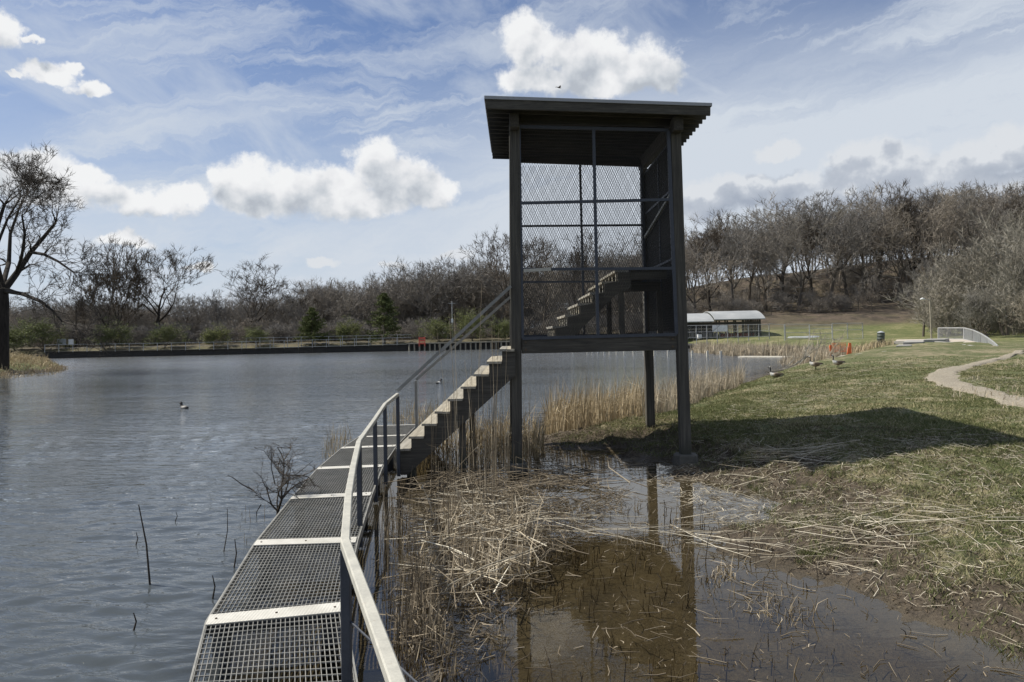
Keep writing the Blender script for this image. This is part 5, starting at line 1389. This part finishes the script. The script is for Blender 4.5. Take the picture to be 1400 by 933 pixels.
MB().tube([V(-.55, -.1, h_ - .02), V(-.75, -.1, h_ - .01), V(-.95, -.1, h_ - .05)], [.05, .11, .05], 8).build('lamp_head', M['white'], arm, world=False)
# the two signs at the left
for (a, b, c_, d, mt_, lab) in ((78, 90, 463.5, 472, 'greyp', 'grey rectangular notice board behind the left end of the dam'), (93.5, 100.5, 464, 471.5, 'white', 'small white notice board right of the grey one')):
    Y = 112; p = pd(a, d, Y); q = pd(b, c_, Y); g_ = hz((p.x + q.x) / 2, Y)
    root = empty('notice_board', ((p.x + q.x) / 2, Y, g_), lab, 'sign')
    MB().box((p.x, Y, p.z), (q.x, Y + .05, q.z)).build('panel', M[mt_], root); 
    for xx in (p.x + .08, q.x - .12): MB().box((xx, Y + .055, g_ - .2), (xx + .06, Y + .11, q.z - .05)).build('leg', M['bark_dark'], root)
# red barrier at the end of the boardwalk
def barrier(name, px, w_px, ytop, ybot, Y, mt_, label, group=None):
    p = pd(px - w_px / 2, ybot, Y); q = pd(px + w_px / 2, ytop, Y)
    root = empty(name, ((p.x + q.x) / 2, Y, p.z), label, 'barrier', group)
    W_ = q.x - p.x; H_ = q.z - p.z; cx_ = 0
    for k in range(3): MB().box((-W_/2, -.02, H_ * (.25 + .27 * k)), (W_/2, .02, H_ * (.25 + .27 * k) + H_ * .18)).build('board', M[mt_], root, world=False)
    for sx in (-1, 1):
        for sy in (-1, 1): MB().bar(V(sx * W_ * .42, sy * .35, 0), V(sx * W_ * .42, sy * .035, H_), .06, .03).build('leg', M[mt_], root, world=False)
barrier('road_barrier', 577, 9, 461, 474, 106.6, 'red', 'faded red barrier closing the right end of the dam boardwalk')
def orange_fence():
    Y = 45.0; a = pd(1135, 485, Y); b = pd(1161, 485, Y); z0 = hz(a.x, Y)
    root = empty('orange_safety_fence', ((a.x + b.x) / 2, Y, z0), 'bright orange plastic safety fence behind the reeds', 'fence')
    for (px, wpx, yt) in ((1135, 4, 472), (1160, 7, 469)):
        p = pd(px - wpx / 2, 486, Y); q = pd(px + wpx / 2, yt, Y)
        MB().quadbox([(p.x, Y - .05, p.z - .3), (q.x, Y - .05, p.z - .3), (q.x, Y + .05, p.z - .3), (p.x, Y + .05, p.z - .3), (q.x - .13, Y - .03, q.z), (q.x, Y - .03, q.z), (q.x, Y + .03, q.z), (q.x - .13, Y + .03, q.z)]).build('fence_post', M['orange'], root)
    pa, pb = pd(1137, 469, Y), pd(1157, 469.5, Y)
    for k in range(7):
        z_ = pa.z - .03 - .085 * k; MB().bar(V(pa.x, Y + .02, z_), V(pb.x, Y + .02, z_ + .01), .006, .022).build('net_strand', M['orange'], root)
    for k in range(12):
        x_ = lerp(pa, pb, (k + .5) / 12).x; MB().box((x_ - .008, Y + .024, pa.z - .58), (x_ + .008, Y + .03, pa.z)).build('net_strand', M['orange'], root)
orange_fence()

# line of pale posts standing in the pond
pxs = [783.4, 803.4, 810.3, 817.7, 826.3, 833.7, 843.4, 854, 866.5, 880.5, 895, 913.6, 946.4, 967.4, 985.7]
for i, px in enumerate(pxs):
    yb = np.interp(px, [780, 860, 990], [484.5, 486, 488.5]); b = gp(px, yb, 0)
    w_ = .075; h_ = .48
    lab = ['leaning pale post at the left end of the row in the pond', 'pale post standing in the pond, part of the row seen under the tower floor', 'pale post in the pond right of the tower'][0 if i == 0 else (1 if px < 930 else 2)]
    if 1 <= i <= 11: lab = ['second', 'third', 'fourth', 'fifth', 'sixth', 'seventh', 'eighth', 'ninth', 'tenth', 'eleventh', 'twelfth'][i - 1] + ' pale pond post counted from the left, seen under the tower floor'
    if px > 930: lab = {946.4: 'pale post in the pond just right of the tower leg', 967.4: 'middle one of the three pale pond posts right of the tower', 985.7: 'rightmost pale post standing in the pond'}[px]
    o = MB().box((b.x - w_, b.y - w_, -.5), (b.x + w_, b.y + w_, h_)).build('pond_post', M['pale_board']); tag(o, lab, 'post', 'row of pale posts in the pond')
# long pale floating plank at the mouth of the inlet
a, b = gp(1012, 489.2, 0), gp(1104, 489.6, 0)
o = MB().bar(V(a.x, a.y, .06), V(b.x, b.y, .06), .9, .10).build('floating_plank', M['pale_board']); tag(o, 'long pale plank floating at the reed edge of the inlet', 'plank')
# dark flat jetty by the pavilion
a, b = gp(925, 478, 0), gp(975, 474, 0)
o = MB().quadbox([(a.x-2, a.y, -.3), (b.x, b.y - 3, -.3), (b.x + 2, b.y + 2, -.3), (a.x-2, a.y + 6, -.3), (a.x-2, a.y, .35), (b.x, b.y - 3, .35), (b.x + 2, b.y + 2, .5), (a.x-2, a.y + 6, .5)]).build('jetty', M['dock_wood']); tag(o, 'low black jetty edge in front of the pavilion', 'jetty')

# ------------------------------------------------------------------ pavilion
def pavilion():
    Y0, Y1 = 96.0, 103.0
    g = hz(27, 99) - .05
    xl, xm, xr_ = pd(905, 455, Y0).x, pd(976, 455, Y0).x, pd(1028, 455, Y0 + 3.5).x
    root = empty('park_pavilion', ((xl + xr_) / 2, 99.5, g), 'open park pavilion with a pale curved metal roof and dark timber frame', 'pavilion')
    eave = pd(1000, 437.5, Y0).z; crown_ = pd(1000, 426.5, Y0 + 3.5).z
    def barrel(x0, x1, dz, over=.5):
        mb = MB(); n = 18; th_ = .10
        for s_, xx in enumerate((x0, x1)):
            for lay in (0, th_):
                for k in range(n + 1):
                    f = k / n; y_ = Y0 - over + (Y1 - Y0 + 2 * over) * f; z_ = eave + dz + (crown_ - eave) * math.sin(math.pi * f) ** .8 + lay; mb.v.append((xx, y_, z_))
        N = n + 1
        for k in range(n):
            a, b, c_, d = k, k + 1, N + k, N + k + 1; e = 2 * N
            mb.f += [(c_, d, d + e, c_ + e), (b, a, a + e, b + e), (a, b, d, c_), (b + e, a + e, c_ + e, d + e)]
        mb.f += [(0, N, N + 2*N, 2*N), (n, 2*N + n, 3*N + n, N + n)]
        return mb
    barrel(xm, xr_ + .5, .0).build('roof', M['roof_white'], root, smooth=False)
    barrel(xl, xm - .05, -.22).build('roof', M['roof_white'], root)
    nx = 11
    for i in range(nx + 1):
        x_ = xl + .3 + (xr_ - xl - .3) * i / nx
        for y_ in (Y0 + .1, Y1 - .1): MB().box((x_ - .08, y_ - .08, g - .1), (x_ + .08, y_ + .08, eave - (.24 if x_ < xm else .02))).build('column', M['wood_z'], root)
        if i % 2 == 0: MB().box((x_ - .07, Y0 + .2, eave - .45), (x_ + .07, Y1 - .2, eave - .25)).build('tie_beam', M['wood_y'], root)
    for y_ in (Y0 + .1, Y1 - .1): MB().box((xl, y_ - .06, eave - .55), (xr_, y_ + .06, eave - .27)).build('eave_beam', M['wood_x'], root)
    # right gable: fan of uprights closing the arch
    for k in range(9):
        f = (k + 1) / 10; y_ = Y0 + (Y1 - Y0) * f; z_ = eave + (crown_ - eave) * math.sin(math.pi * f) ** .8 - .02
        MB().box((xr_ + .02, y_ - .07, g - .1), (xr_ + .16, y_ + .07, z_)).build('gable_upright', M['wood_z'], root)
    MB().box((xl + 1, Y1 - 1.2, g), (xm + 1.5, Y1 - 1.0, eave - .6)).build('back_wall', M['wood_z'], root)
    for k in range(16):      # lattice screens on the pond side
        x_ = xl + .5 + (xr_ - xl - 1.2) * k / 15
        MB().box((x_ - .035, Y0 - .02, g), (x_ + .035, Y0 + .05, eave - .6 - (.5 if k % 3 else 0))).build('screen_slat', M['pole'], root)
    MB().box((xl, Y0 - .03, g + 1.05), (xr_ - 1, Y0 + .03, g + 1.13)).build('screen_rail', M['pole'], root)
    MB().box((xm + 1.2, Y0 + 1.0, g), (xr_ - .5, Y0 + 1.4, g + .45)).build('low_wall', M['red_brown'], root)
    for k in range(7): 
        x_ = xm - 2.5 + k * .75; MB().box((x_, Y0 + 1.5, g), (x_ + .4, Y0 + 1.9, g + .6)).build('block', M['conc_pale'], root)
pavilion()
# white banner on the fence in front, with a dark printed stripe
Yb = 90.0; p = pd(974, 453.5, Yb); q = pd(994, 444.5, Yb)
root = empty('white_banner', ((p.x + q.x) / 2, Yb, p.z), 'white banner hanging on the fence in front of the pavilion', 'banner')
MB().box((p.x, Yb - .04, p.z), (q.x, Yb - .02, q.z)).build('sheet', M['white'], root)
MB().quadbox([(p.x + .02, Yb - .05, p.z + .05), (p.x + .10, Yb - .05, p.z + .02), (p.x + .10, Yb - .043, p.z + .02), (p.x + .02, Yb - .043, p.z + .05), (p.x + .8, Yb - .05, q.z - .03), (p.x + .95, Yb - .05, q.z - .03), (p.x + .95, Yb - .043, q.z - .03), (p.x + .8, Yb - .043, q.z - .03)]).build('printed_stripe', M['greyp'], root)
p = pd(954.5, 463, 92); q = pd(959.5, 457.5, 92); o = MB().box((p.x, 92, p.z), (q.x, 92.5, q.z)).build('white_box', M['white']); tag(o, 'small white box standing at the foot of the pavilion fence', 'box')
# fence panels
def chain_fence(px0, px1, ytop0, ytop1, ybot, Y, n, label, rails=(0, 1.0), mid=()):
    a, b = pd(px0, ybot, Y), pd(px1, ybot, Y); ta, tb = pd(px0, ytop0, Y), pd(px1, ytop1, Y)
    root = empty('chain_link_fence', ((a.x + b.x) / 2, Y, a.z), label, 'fence')
    for i in range(n + 1):
        f = i / n; x_ = a.x + (b.x - a.x) * f; zt = ta.z + (tb.z - ta.z) * f; zb = min(hz(x_, Y), a.z) - .1
        MB().tube([V(x_, Y, zb), V(x_, Y, zt)], .045, 6).build('post', M['fence_galv'], root)
    for f in rails:
        MB().tube([V(a.x, Y, a.z + (ta.z - a.z) * f + (.1 if f == 0 else 0)), V(b.x, Y, a.z + (tb.z - a.z) * f + (.1 if f == 0 else 0))], .03, 5).build('rail', M['fence_galv'], root)
    # wires of the mesh
    mb = MB(); L = b.x - a.x; k = 0; step = .28
    H_ = min(ta.z, tb.z) - a.z - .05
    x_ = -H_
    while x_ < L:
        for sg in (1, -1):
            x0_ = x_ if sg > 0 else x_ + H_; pts = []
            u0, u1 = (x_, x_ + H_); z0_, z1_ = (0, H_) if sg > 0 else (H_, 0)
            c0, c1 = max(0, u0), min(L, u1)
            if c1 > c0:
                f0, f1 = (c0 - u0) / H_, (c1 - u0) / H_
                mb.bar(V(a.x + c0, Y - .03, a.z + z0_ + (z1_ - z0_) * f0), V(a.x + c1, Y - .03, a.z + z0_ + (z1_ - z0_) * f1), .008, .008)
        x_ += step
    w = mb.build('wire_mesh', M['fence_galv'], root); w['kind'] = 'stuff'
chain_fence(938, 1052, 445.5, 443.5, 463.5, 88, 8, 'grey chain-link fence standing in front of the pavilion', (0, .5, 1))
chain_fence(1052, 1074, 443, 444.5, 463, 89, 1, 'sagging fence panel between the pavilion and the tall panels', (1,))
chain_fence(1073, 1107, 443.5, 443.5, 465, 84, 1, 'left one of the three tall grey fence panels', (0, .45, .75, 1))
chain_fence(1107.5, 1138, 444.5, 444.5, 465.5, 82, 1, 'middle one of the three tall grey fence panels', (0, .45, .75, 1))
chain_fence(1138.5, 1180, 442.5, 442, 465.5, 80, 2, 'right one of the three tall grey fence panels', (0, .6, 1))
# dark tarp heap behind the panels
p = pd(1098, 463, 92)
mb = MB(); n = 12
for k in range(n):
    a = 2*math.pi*k/n; mb.v.append((p.x + 2.3*math.cos(a), 92 + .8*math.sin(a), p.z - .15))
for k in range(n):
    a = 2*math.pi*k/n; mb.v.append((p.x + 1.7*math.cos(a) + rnd.uniform(-.2, .2), 92 + .5*math.sin(a), p.z + .22 + rnd.uniform(-.06, .12)))
for k in range(n): mb.f.append((k, (k+1) % n, n+(k+1) % n, n+k))
mb.f.append(tuple(range(n, 2*n))); o = mb.build('tarp_heap', M['greyp'], smooth=True); tag(o, 'low grey heap of tarpaulin lying behind the tall fence panels', 'tarp')
# litter barrel
def barrel_():
    Y = 58; b = pd(1204, 467.5, Y); h_ = pd(1204, 454.5, Y).z - b.z
    root = empty('litter_barrel', tuple(b), 'dark litter barrel leaning slightly on the grass by the steps', 'barrel')
    mb = MB(); pr_ = [(.25, -.1), (.27, .02), (.27, .3*h_), (.285, .32*h_), (.27, .34*h_), (.27, .62*h_), (.285, .64*h_), (.27, .66*h_), (.26, .93*h_), (.27, .95*h_)]
    n = 14
    for r_, z_ in pr_:
        for k in range(n): mb.v.append((r_*math.cos(2*math.pi*k/n) + z_*.08, r_*math.sin(2*math.pi*k/n), z_))
    for i in range(len(pr_)-1):
        for k in range(n): mb.f.append((i*n+k, i*n+(k+1) % n, (i+1)*n+(k+1) % n, (i+1)*n+k))
    mb.build('barrel_body', M['barrel'], root, smooth=True, world=False)
    MB().tube([V(.08*h_, 0, .95*h_), V(.08*h_, 0, 1.0*h_), V(.09*h_, 0, 1.12*h_)], [.28, .26, .05], 14).build('lid', M['greyp'], root, smooth=True, world=False)
barrel_()

# ------------------------------------------------------------------ bridge, its railing and the low boardwalk
def bridge():
    root = empty('footbridge', (27, 50, .9), 'concrete footbridge ramp with a grey mesh railing and stepped end walls', 'bridge')
    Yb = 56
    # deck ribbon: left abutment -> right towards the gravel path
    nearp = [pd(1222, 469, 58), pd(1262, 468, 56), pd(1300, 471, 50), pd(1330, 476, 44), pd(1352, 481, 39), pd(1376, 486, 36)]
    farp = [pd(1226, 464.5, 62), pd(1282, 463.5, 60), pd(1318, 464.5, 57), pd(1345, 470, 49), pd(1372, 476, 43), pd(1392, 482, 39)]
    mb = MB()
    for a, b in zip(nearp, farp): mb.v += [tuple(a), tuple(b), (a.x, a.y, a.z - .8), (b.x, b.y, b.z - .8)]
    for i in range(len(nearp) - 1):
        k = i*4; mb.f += [(k, k+4, k+5, k+1), (k+2, k+6, k+4, k), (k+1, k+5, k+7, k+3)]
    mb.f += [(0, 1, 3, 2)]
    mb.build('deck', M['conc_path'], root)
    for i in range(3):          # low kerb wall on the near side
        a, b = nearp[i], nearp[i+1]
        MB().bar(a + V(0, 0, .02), b + V(0, 0, .02), .25, .22).build('kerb', M['conc_pale'], root)
    # abutment blocks
    def blk(px0, px1, y0, y1, Y, dp, nm='abutment_wall'):
        p, q = pd(px0, y1, Y), pd(px1, y0, Y); k_ = (Y + dp) / Y * 1.01; zb = p.z - .6
        MB().quadbox([(p.x, Y, zb), (q.x, Y, zb), (q.x * k_, Y + dp, zb), (p.x * k_, Y + dp, zb), (p.x, Y, q.z), (q.x, Y, q.z), (q.x * k_, Y + dp, q.z), (p.x * k_, Y + dp, q.z)]).build(nm, M['conc_pale'], root, bevel=.02)
    blk(1234.5, 1262, 467.5, 475, 50.5, 6); blk(1225, 1246, 472.3, 479, 48.5, 4); blk(1262.5, 1292, 464, 469, 53, 3)
    # railing: framed mesh, rectangular span then a curved falling top
    tops = [pd(1283, 448.5, 60), pd(1318, 448.5, 57)]; bots = [pd(1283, 463.5, 60), pd(1318, 464, 57)]
    curve = [(1318, 448.5, 464, 57), (1330, 451.5, 467, 53.5), (1341, 456.5, 469, 50), (1350, 462, 471, 47), (1358, 468, 472.5, 44.5), (1364, 473.5, 474.5, 42.5)]
    def bars(tp, bp, n):
        for i in range(n + 1):
            f = i / n; a, b = lerp(tp[0], tp[1], f), lerp(bp[0], bp[1], f)
            if (a - b).length > .06: MB().bar(b, a, .022, .022, up=(0, 1, 0)).build('picket', M['fence_galv'], root)
    bars(tops, bots, 22)
    MB().bar(tops[0], tops[1], .07, .07).build('top_rail', M['fence_galv'], root); MB().bar(bots[0], bots[1], .06, .06).build('bottom_rail', M['fence_galv'], root)
    MB().bar(bots[0], tops[0] + V(0, 0, .02), .08, .08, up=(0, 1, 0)).build('railing_post', M['fence_galv'], root); MB().bar(bots[1], tops[1] + V(0, 0, .02), .08, .08, up=(0, 1, 0)).build('railing_post', M['fence_galv'], root)
    for c0, c1 in zip(curve[:-1], curve[1:]):
        t0_, t1_ = pd(c0[0], c0[1], c0[3]), pd(c1[0], c1[1], c1[3]); b0_, b1_ = pd(c0[0], c0[2], c0[3]), pd(c1[0], c1[2], c1[3])
        MB().bar(t0_, t1_, .07, .07).build('top_rail', M['fence_galv'], root); MB().bar(b0_, b1_, .05, .05).build('bottom_rail', M['fence_galv'], root)
        bars((t0_, t1_), (b0_, b1_), 16)
bridge()
def low_boardwalk():
    pts = [(1143, 490.5, 40), (1160, 486.5, 41), (1190, 483.3, 42), (1216, 480.6, 43), (1245, 482, 43), (1275, 483, 43), (1310, 483.5, 43), (1340, 484.5, 42)]
    root = empty('low_boardwalk', (20, 42, .8), 'low boardwalk with a pale edge board crossing the lawn to the bridge', 'boardwalk')
    P = [pd(*p) for p in pts]
    for i in range(len(P) - 1):
        a, b = P[i], P[i+1]; d = (b - a).normalized(); n_ = V(-d.y, d.x, 0)
        MB().bar(a + V(0, 0, -.03), b + V(0, 0, -.03), .05, .13 if i < 4 else .08).build('edge_board', M['pale_board'], root)
        MB().quadbox([a + V(0, 0.03, -.06), b + V(0, 0.03, -.06), b + n_*.5 + V(0, 0, -.06), a + n_*.5 + V(0, 0, -.06), a + V(0, 0.03, 0.0), b + V(0, 0.03, 0), b + n_*.5, a + n_*.5]).build('deck_board', M['pole'], root)
    for i in (0, 1, 3):
        p = P[i]; MB().box((p.x - .06, p.y - .05, hz(p.x, p.y) - .4), (p.x + .06, p.y - .03 + .05, p.z - .1)).build('support_post', M['pale_board'], root)
low_boardwalk()

# driftwood on the inlet bank
def driftwood():
    r2 = random.Random(8)
    for i, (px, py, lab) in enumerate([(1118, 502, 'long grey driftwood branch between the two standing geese'), (1098, 505, 'forked pale branch beside the left standing goose'), (1080, 508, 'tangled branch at the water edge behind the resting goose')]):
        b = gp(px, py, .12); root = empty('driftwood_branch', tuple(b), lab, 'branch', 'driftwood on the inlet bank')
        mb = MB(); a = r2.uniform(-.3, .5)
        def tw(p, d, L, r, lev):
            pts = [p]
            for k in range(3): d = (d + V(r2.uniform(-.25, .25), r2.uniform(-.25, .25), r2.uniform(-.12, .12))).normalized(); pts.append(pts[-1] + d * L / 3)
            mb.tube(pts, [r, r*.8, r*.65, r*.4], 5, False)
            if lev < 3:
                for k in range(4): tw(pts[r2.randint(1, 3)], (d + V(r2.uniform(-.8, .8), r2.uniform(-.8, .8), r2.uniform(-.3, .9))).normalized(), L * .5, r * .55, lev + 1)
        tw(V(-1.1, 0, .0), V(math.cos(a), .1, .15 + math.sin(a) * .2).normalized(), 2.3, .045, 0)
        mb.build('branch_wood', M['twig_grey'], root, world=False)
driftwood()

# ------------------------------------------------------------------ birds
def feather_mat():
    mt, t, out = new_mat('plumage')
    c_ = t.n('ShaderNodeAttribute', attribute_name='col').outputs['Color']
    n = t.noise(oc(t), 40, 3, 0.6)
    cc = t.mix(1.0, c_, t.ramp(n, [(0.3, (.8, .8, .8)), (0.7, (1.15, 1.15, 1.15))]), 'MULTIPLY')
    b = t.n('ShaderNodeBsdfPrincipled', ins={'Base Color': cc, 'Roughness': .7}); t.nt.links.new(b.outputs[0], out.inputs[0]); return mt
M['feather'] = feather_mat()
def loft(name, rings, parent, n=12):
    """rings: (point, ry, rz, colour): one continuous tube from tail to bill tip"""
    mb = MB(); cols = []; P = [Vector(r_[0]) for r_ in rings]; prev = None
    for i, (p, ry, rz_, c_) in enumerate(rings):
        d = (P[min(i+1, len(P)-1)] - P[max(i-1, 0)]).normalized(); sx = V(0, 1, 0); up = d.cross(sx).normalized() * -1
        for k in range(n):
            t_ = 2*math.pi*k/n; mb.v.append(tuple(P[i] + sx * math.cos(t_) * ry + up * math.sin(t_) * rz_)); cols.append(c_)
    for i in range(len(P)-1):
        for k in range(n): mb.f.append((i*n+k, i*n+(k+1) % n, (i+1)*n+(k+1) % n, (i+1)*n+k))
    mb.f.append(tuple(range(n))[::-1]); mb.f.append(tuple(range((len(P)-1)*n, len(P)*n)))
    ob = mb.build(name, M['feather'], parent, smooth=True, world=False)
    a = ob.data.color_attributes.new('col', 'FLOAT_COLOR', 'POINT')
    for i, c_ in enumerate(cols): a.data[i].color = (*c_, 1)
    return ob
BL, BR_, TAN, WH = (.012, .012, .013), (.13, .10, .07), (.33, .27, .2), (.75, .73, .68)
def goose(p, rz_, label, sitting=False, s=1.0):
    root = empty('canada_goose', tuple(p), label, 'goose', 'geese on the inlet bank'); root.rotation_euler = (0, 0, rz_); root.scale = (s, s, s)
    h = .30 if not sitting else .11
    loft('body', [((-.46, 0, h + .06), .015, .01, BL), ((-.38, 0, h + .06), .05, .025, BL), ((-.30, 0, h + .06), .09, .06, WH), ((-.18, 0, h + .05), .135, .11, BR_), ((-.02, 0, h + .04), .155, .14, BR_), ((.13, 0, h + .05), .14, .13, TAN),
                  ((.23, 0, h + .09), .10, .095, WH), ((.28, 0, h + .17), .055, .055, WH), ((.29, 0, h + .23), .038, .04, BL), ((.285, 0, h + .33), .030, .032, BL), ((.285, 0, h + .42), .029, .031, BL), ((.31, 0, h + .47), .034, .038, BL), ((.345, 0, h + .485), .036, .036, WH),
                  ((.38, 0, h + .48), .028, .028, BL), ((.41, 0, h + .47), .015, .013, BL), ((.45, 0, h + .462), .009, .006, BL)], root)
    for sg in (-1, 1):
        loft('wing', [((-.42, sg * .05, h + .10), .012, .01, BL), ((-.30, sg * .09, h + .10), .03, .04, BR_), ((-.10, sg * .135, h + .09), .035, .08, BR_), ((.06, sg * .135, h + .10), .03, .07, BR_), ((.14, sg * .11, h + .11), .01, .02, TAN)], root, 8)
        if not sitting:
            lg = MB().tube([V(-.02, sg * .06, h - .06), V(-.01, sg * .06, h * .5), V(-.02, sg * .06, .02)], [.022, .012, .011], 6).build('leg', M['char'], root, world=False)
            MB().quadbox([(-.04, sg*.06 - .012, 0), (.07, sg*.06 - .045, 0), (.07, sg*.06 + .045, 0), (-.04, sg*.06 + .012, 0), (-.04, sg*.06 - .01, .02), (.065, sg*.06 - .04, .008), (.065, sg*.06 + .04, .008), (-.04, sg*.06 + .01, .02)]).build('foot', M['char'], lg, world=False)
def on_ground(px, py, lo=0.0):
    z_ = lo
    for _ in range(8): p = gp(px, py, z_); z_ = .5 * z_ + .5 * hz(p.x, p.y)
    p = gp(px, py, z_); p.z = hz(p.x, p.y); return p
goose(on_ground(1115, 506.5), R(175), 'goose standing at the reed edge, head up, facing left', False, .66)
goose(on_ground(1146, 504.5), R(188), 'goose standing on the grass nearest the orange fence, white breast turned left', False, .66)
goose(on_ground(1061, 516), R(176), 'goose resting low at the water edge, leftmost of the geese', True, .66)
# duck on the lake
dp = gp(252, 558.5, 0); root = empty('swimming_duck', (dp.x, dp.y, -.02), 'small black and white duck swimming alone on the lake', 'duck'); root.rotation_euler = (0, 0, R(150))
loft('body', [((-.20, 0, .06), .02, .01, BL), ((-.14, 0, .05), .06, .04, BL), ((-.03, 0, .04), .095, .07, (.35, .34, .32)), ((.08, 0, .045), .085, .065, (.10, .095, .09)), ((.13, 0, .09), .05, .05, BL), ((.145, 0, .14), .035, .04, BL), ((.16, 0, .19), .05, .05, BL), ((.20, 0, .19), .035, .035, BL), ((.235, 0, .175), .015, .010, BL), ((.26, 0, .17), .01, .006, BL)], root)
dp = gp(600, 524.5, 0); root = empty('swimming_duck', (dp.x, dp.y, -.02), 'dark duck with a white side swimming behind the stair', 'duck'); root.rotation_euler = (0, 0, R(60))
loft('body', [((-.20, 0, .06), .02, .01, BL), ((-.14, 0, .05), .06, .04, BL), ((-.03, 0, .04), .095, .07, WH), ((.08, 0, .045), .085, .065, BL), ((.13, 0, .09), .05, .05, BL), ((.145, 0, .14), .035, .04, BL), ((.16, 0, .19), .05, .05, BL), ((.20, 0, .19), .035, .035, BL), ((.235, 0, .175), .015, .010, BL), ((.26, 0, .17), .01, .006, BL)], root)
# bird soaring above the roof
bp = pd(764, 120, 45); root = empty('soaring_bird', tuple(bp), 'dark bird soaring in the sky above the tower roof', 'bird'); root.rotation_euler = (R(25), R(22), R(-20))
loft('body', [((-.16, 0, 0), .03, .01, BL), ((-.05, 0, 0), .035, .03, BL), ((.06, 0, 0), .035, .035, BL), ((.12, 0, .01), .02, .02, BL), ((.16, 0, .005), .006, .005, BL)], root, 8)
for sg in (-1, 1):
    MB().quadbox([(-.05, sg*.02, 0), (.07, sg*.02, 0), (.05, sg*.2, .06), (-.05, sg*.2, .06), (-.05, sg*.02, .012), (.07, sg*.02, .012), (.05, sg*.2, .07), (-.05, sg*.2, .07)]).quadbox([(-.05, sg*.2, .06), (.05, sg*.2, .06), (-.06, sg*.40, .05), (-.09, sg*.40, .05), (-.05, sg*.2, .07), (.05, sg*.2, .07), (-.06, sg*.40, .055), (-.09, sg*.40, .055)]).build('wing', M['char'], root, world=False)
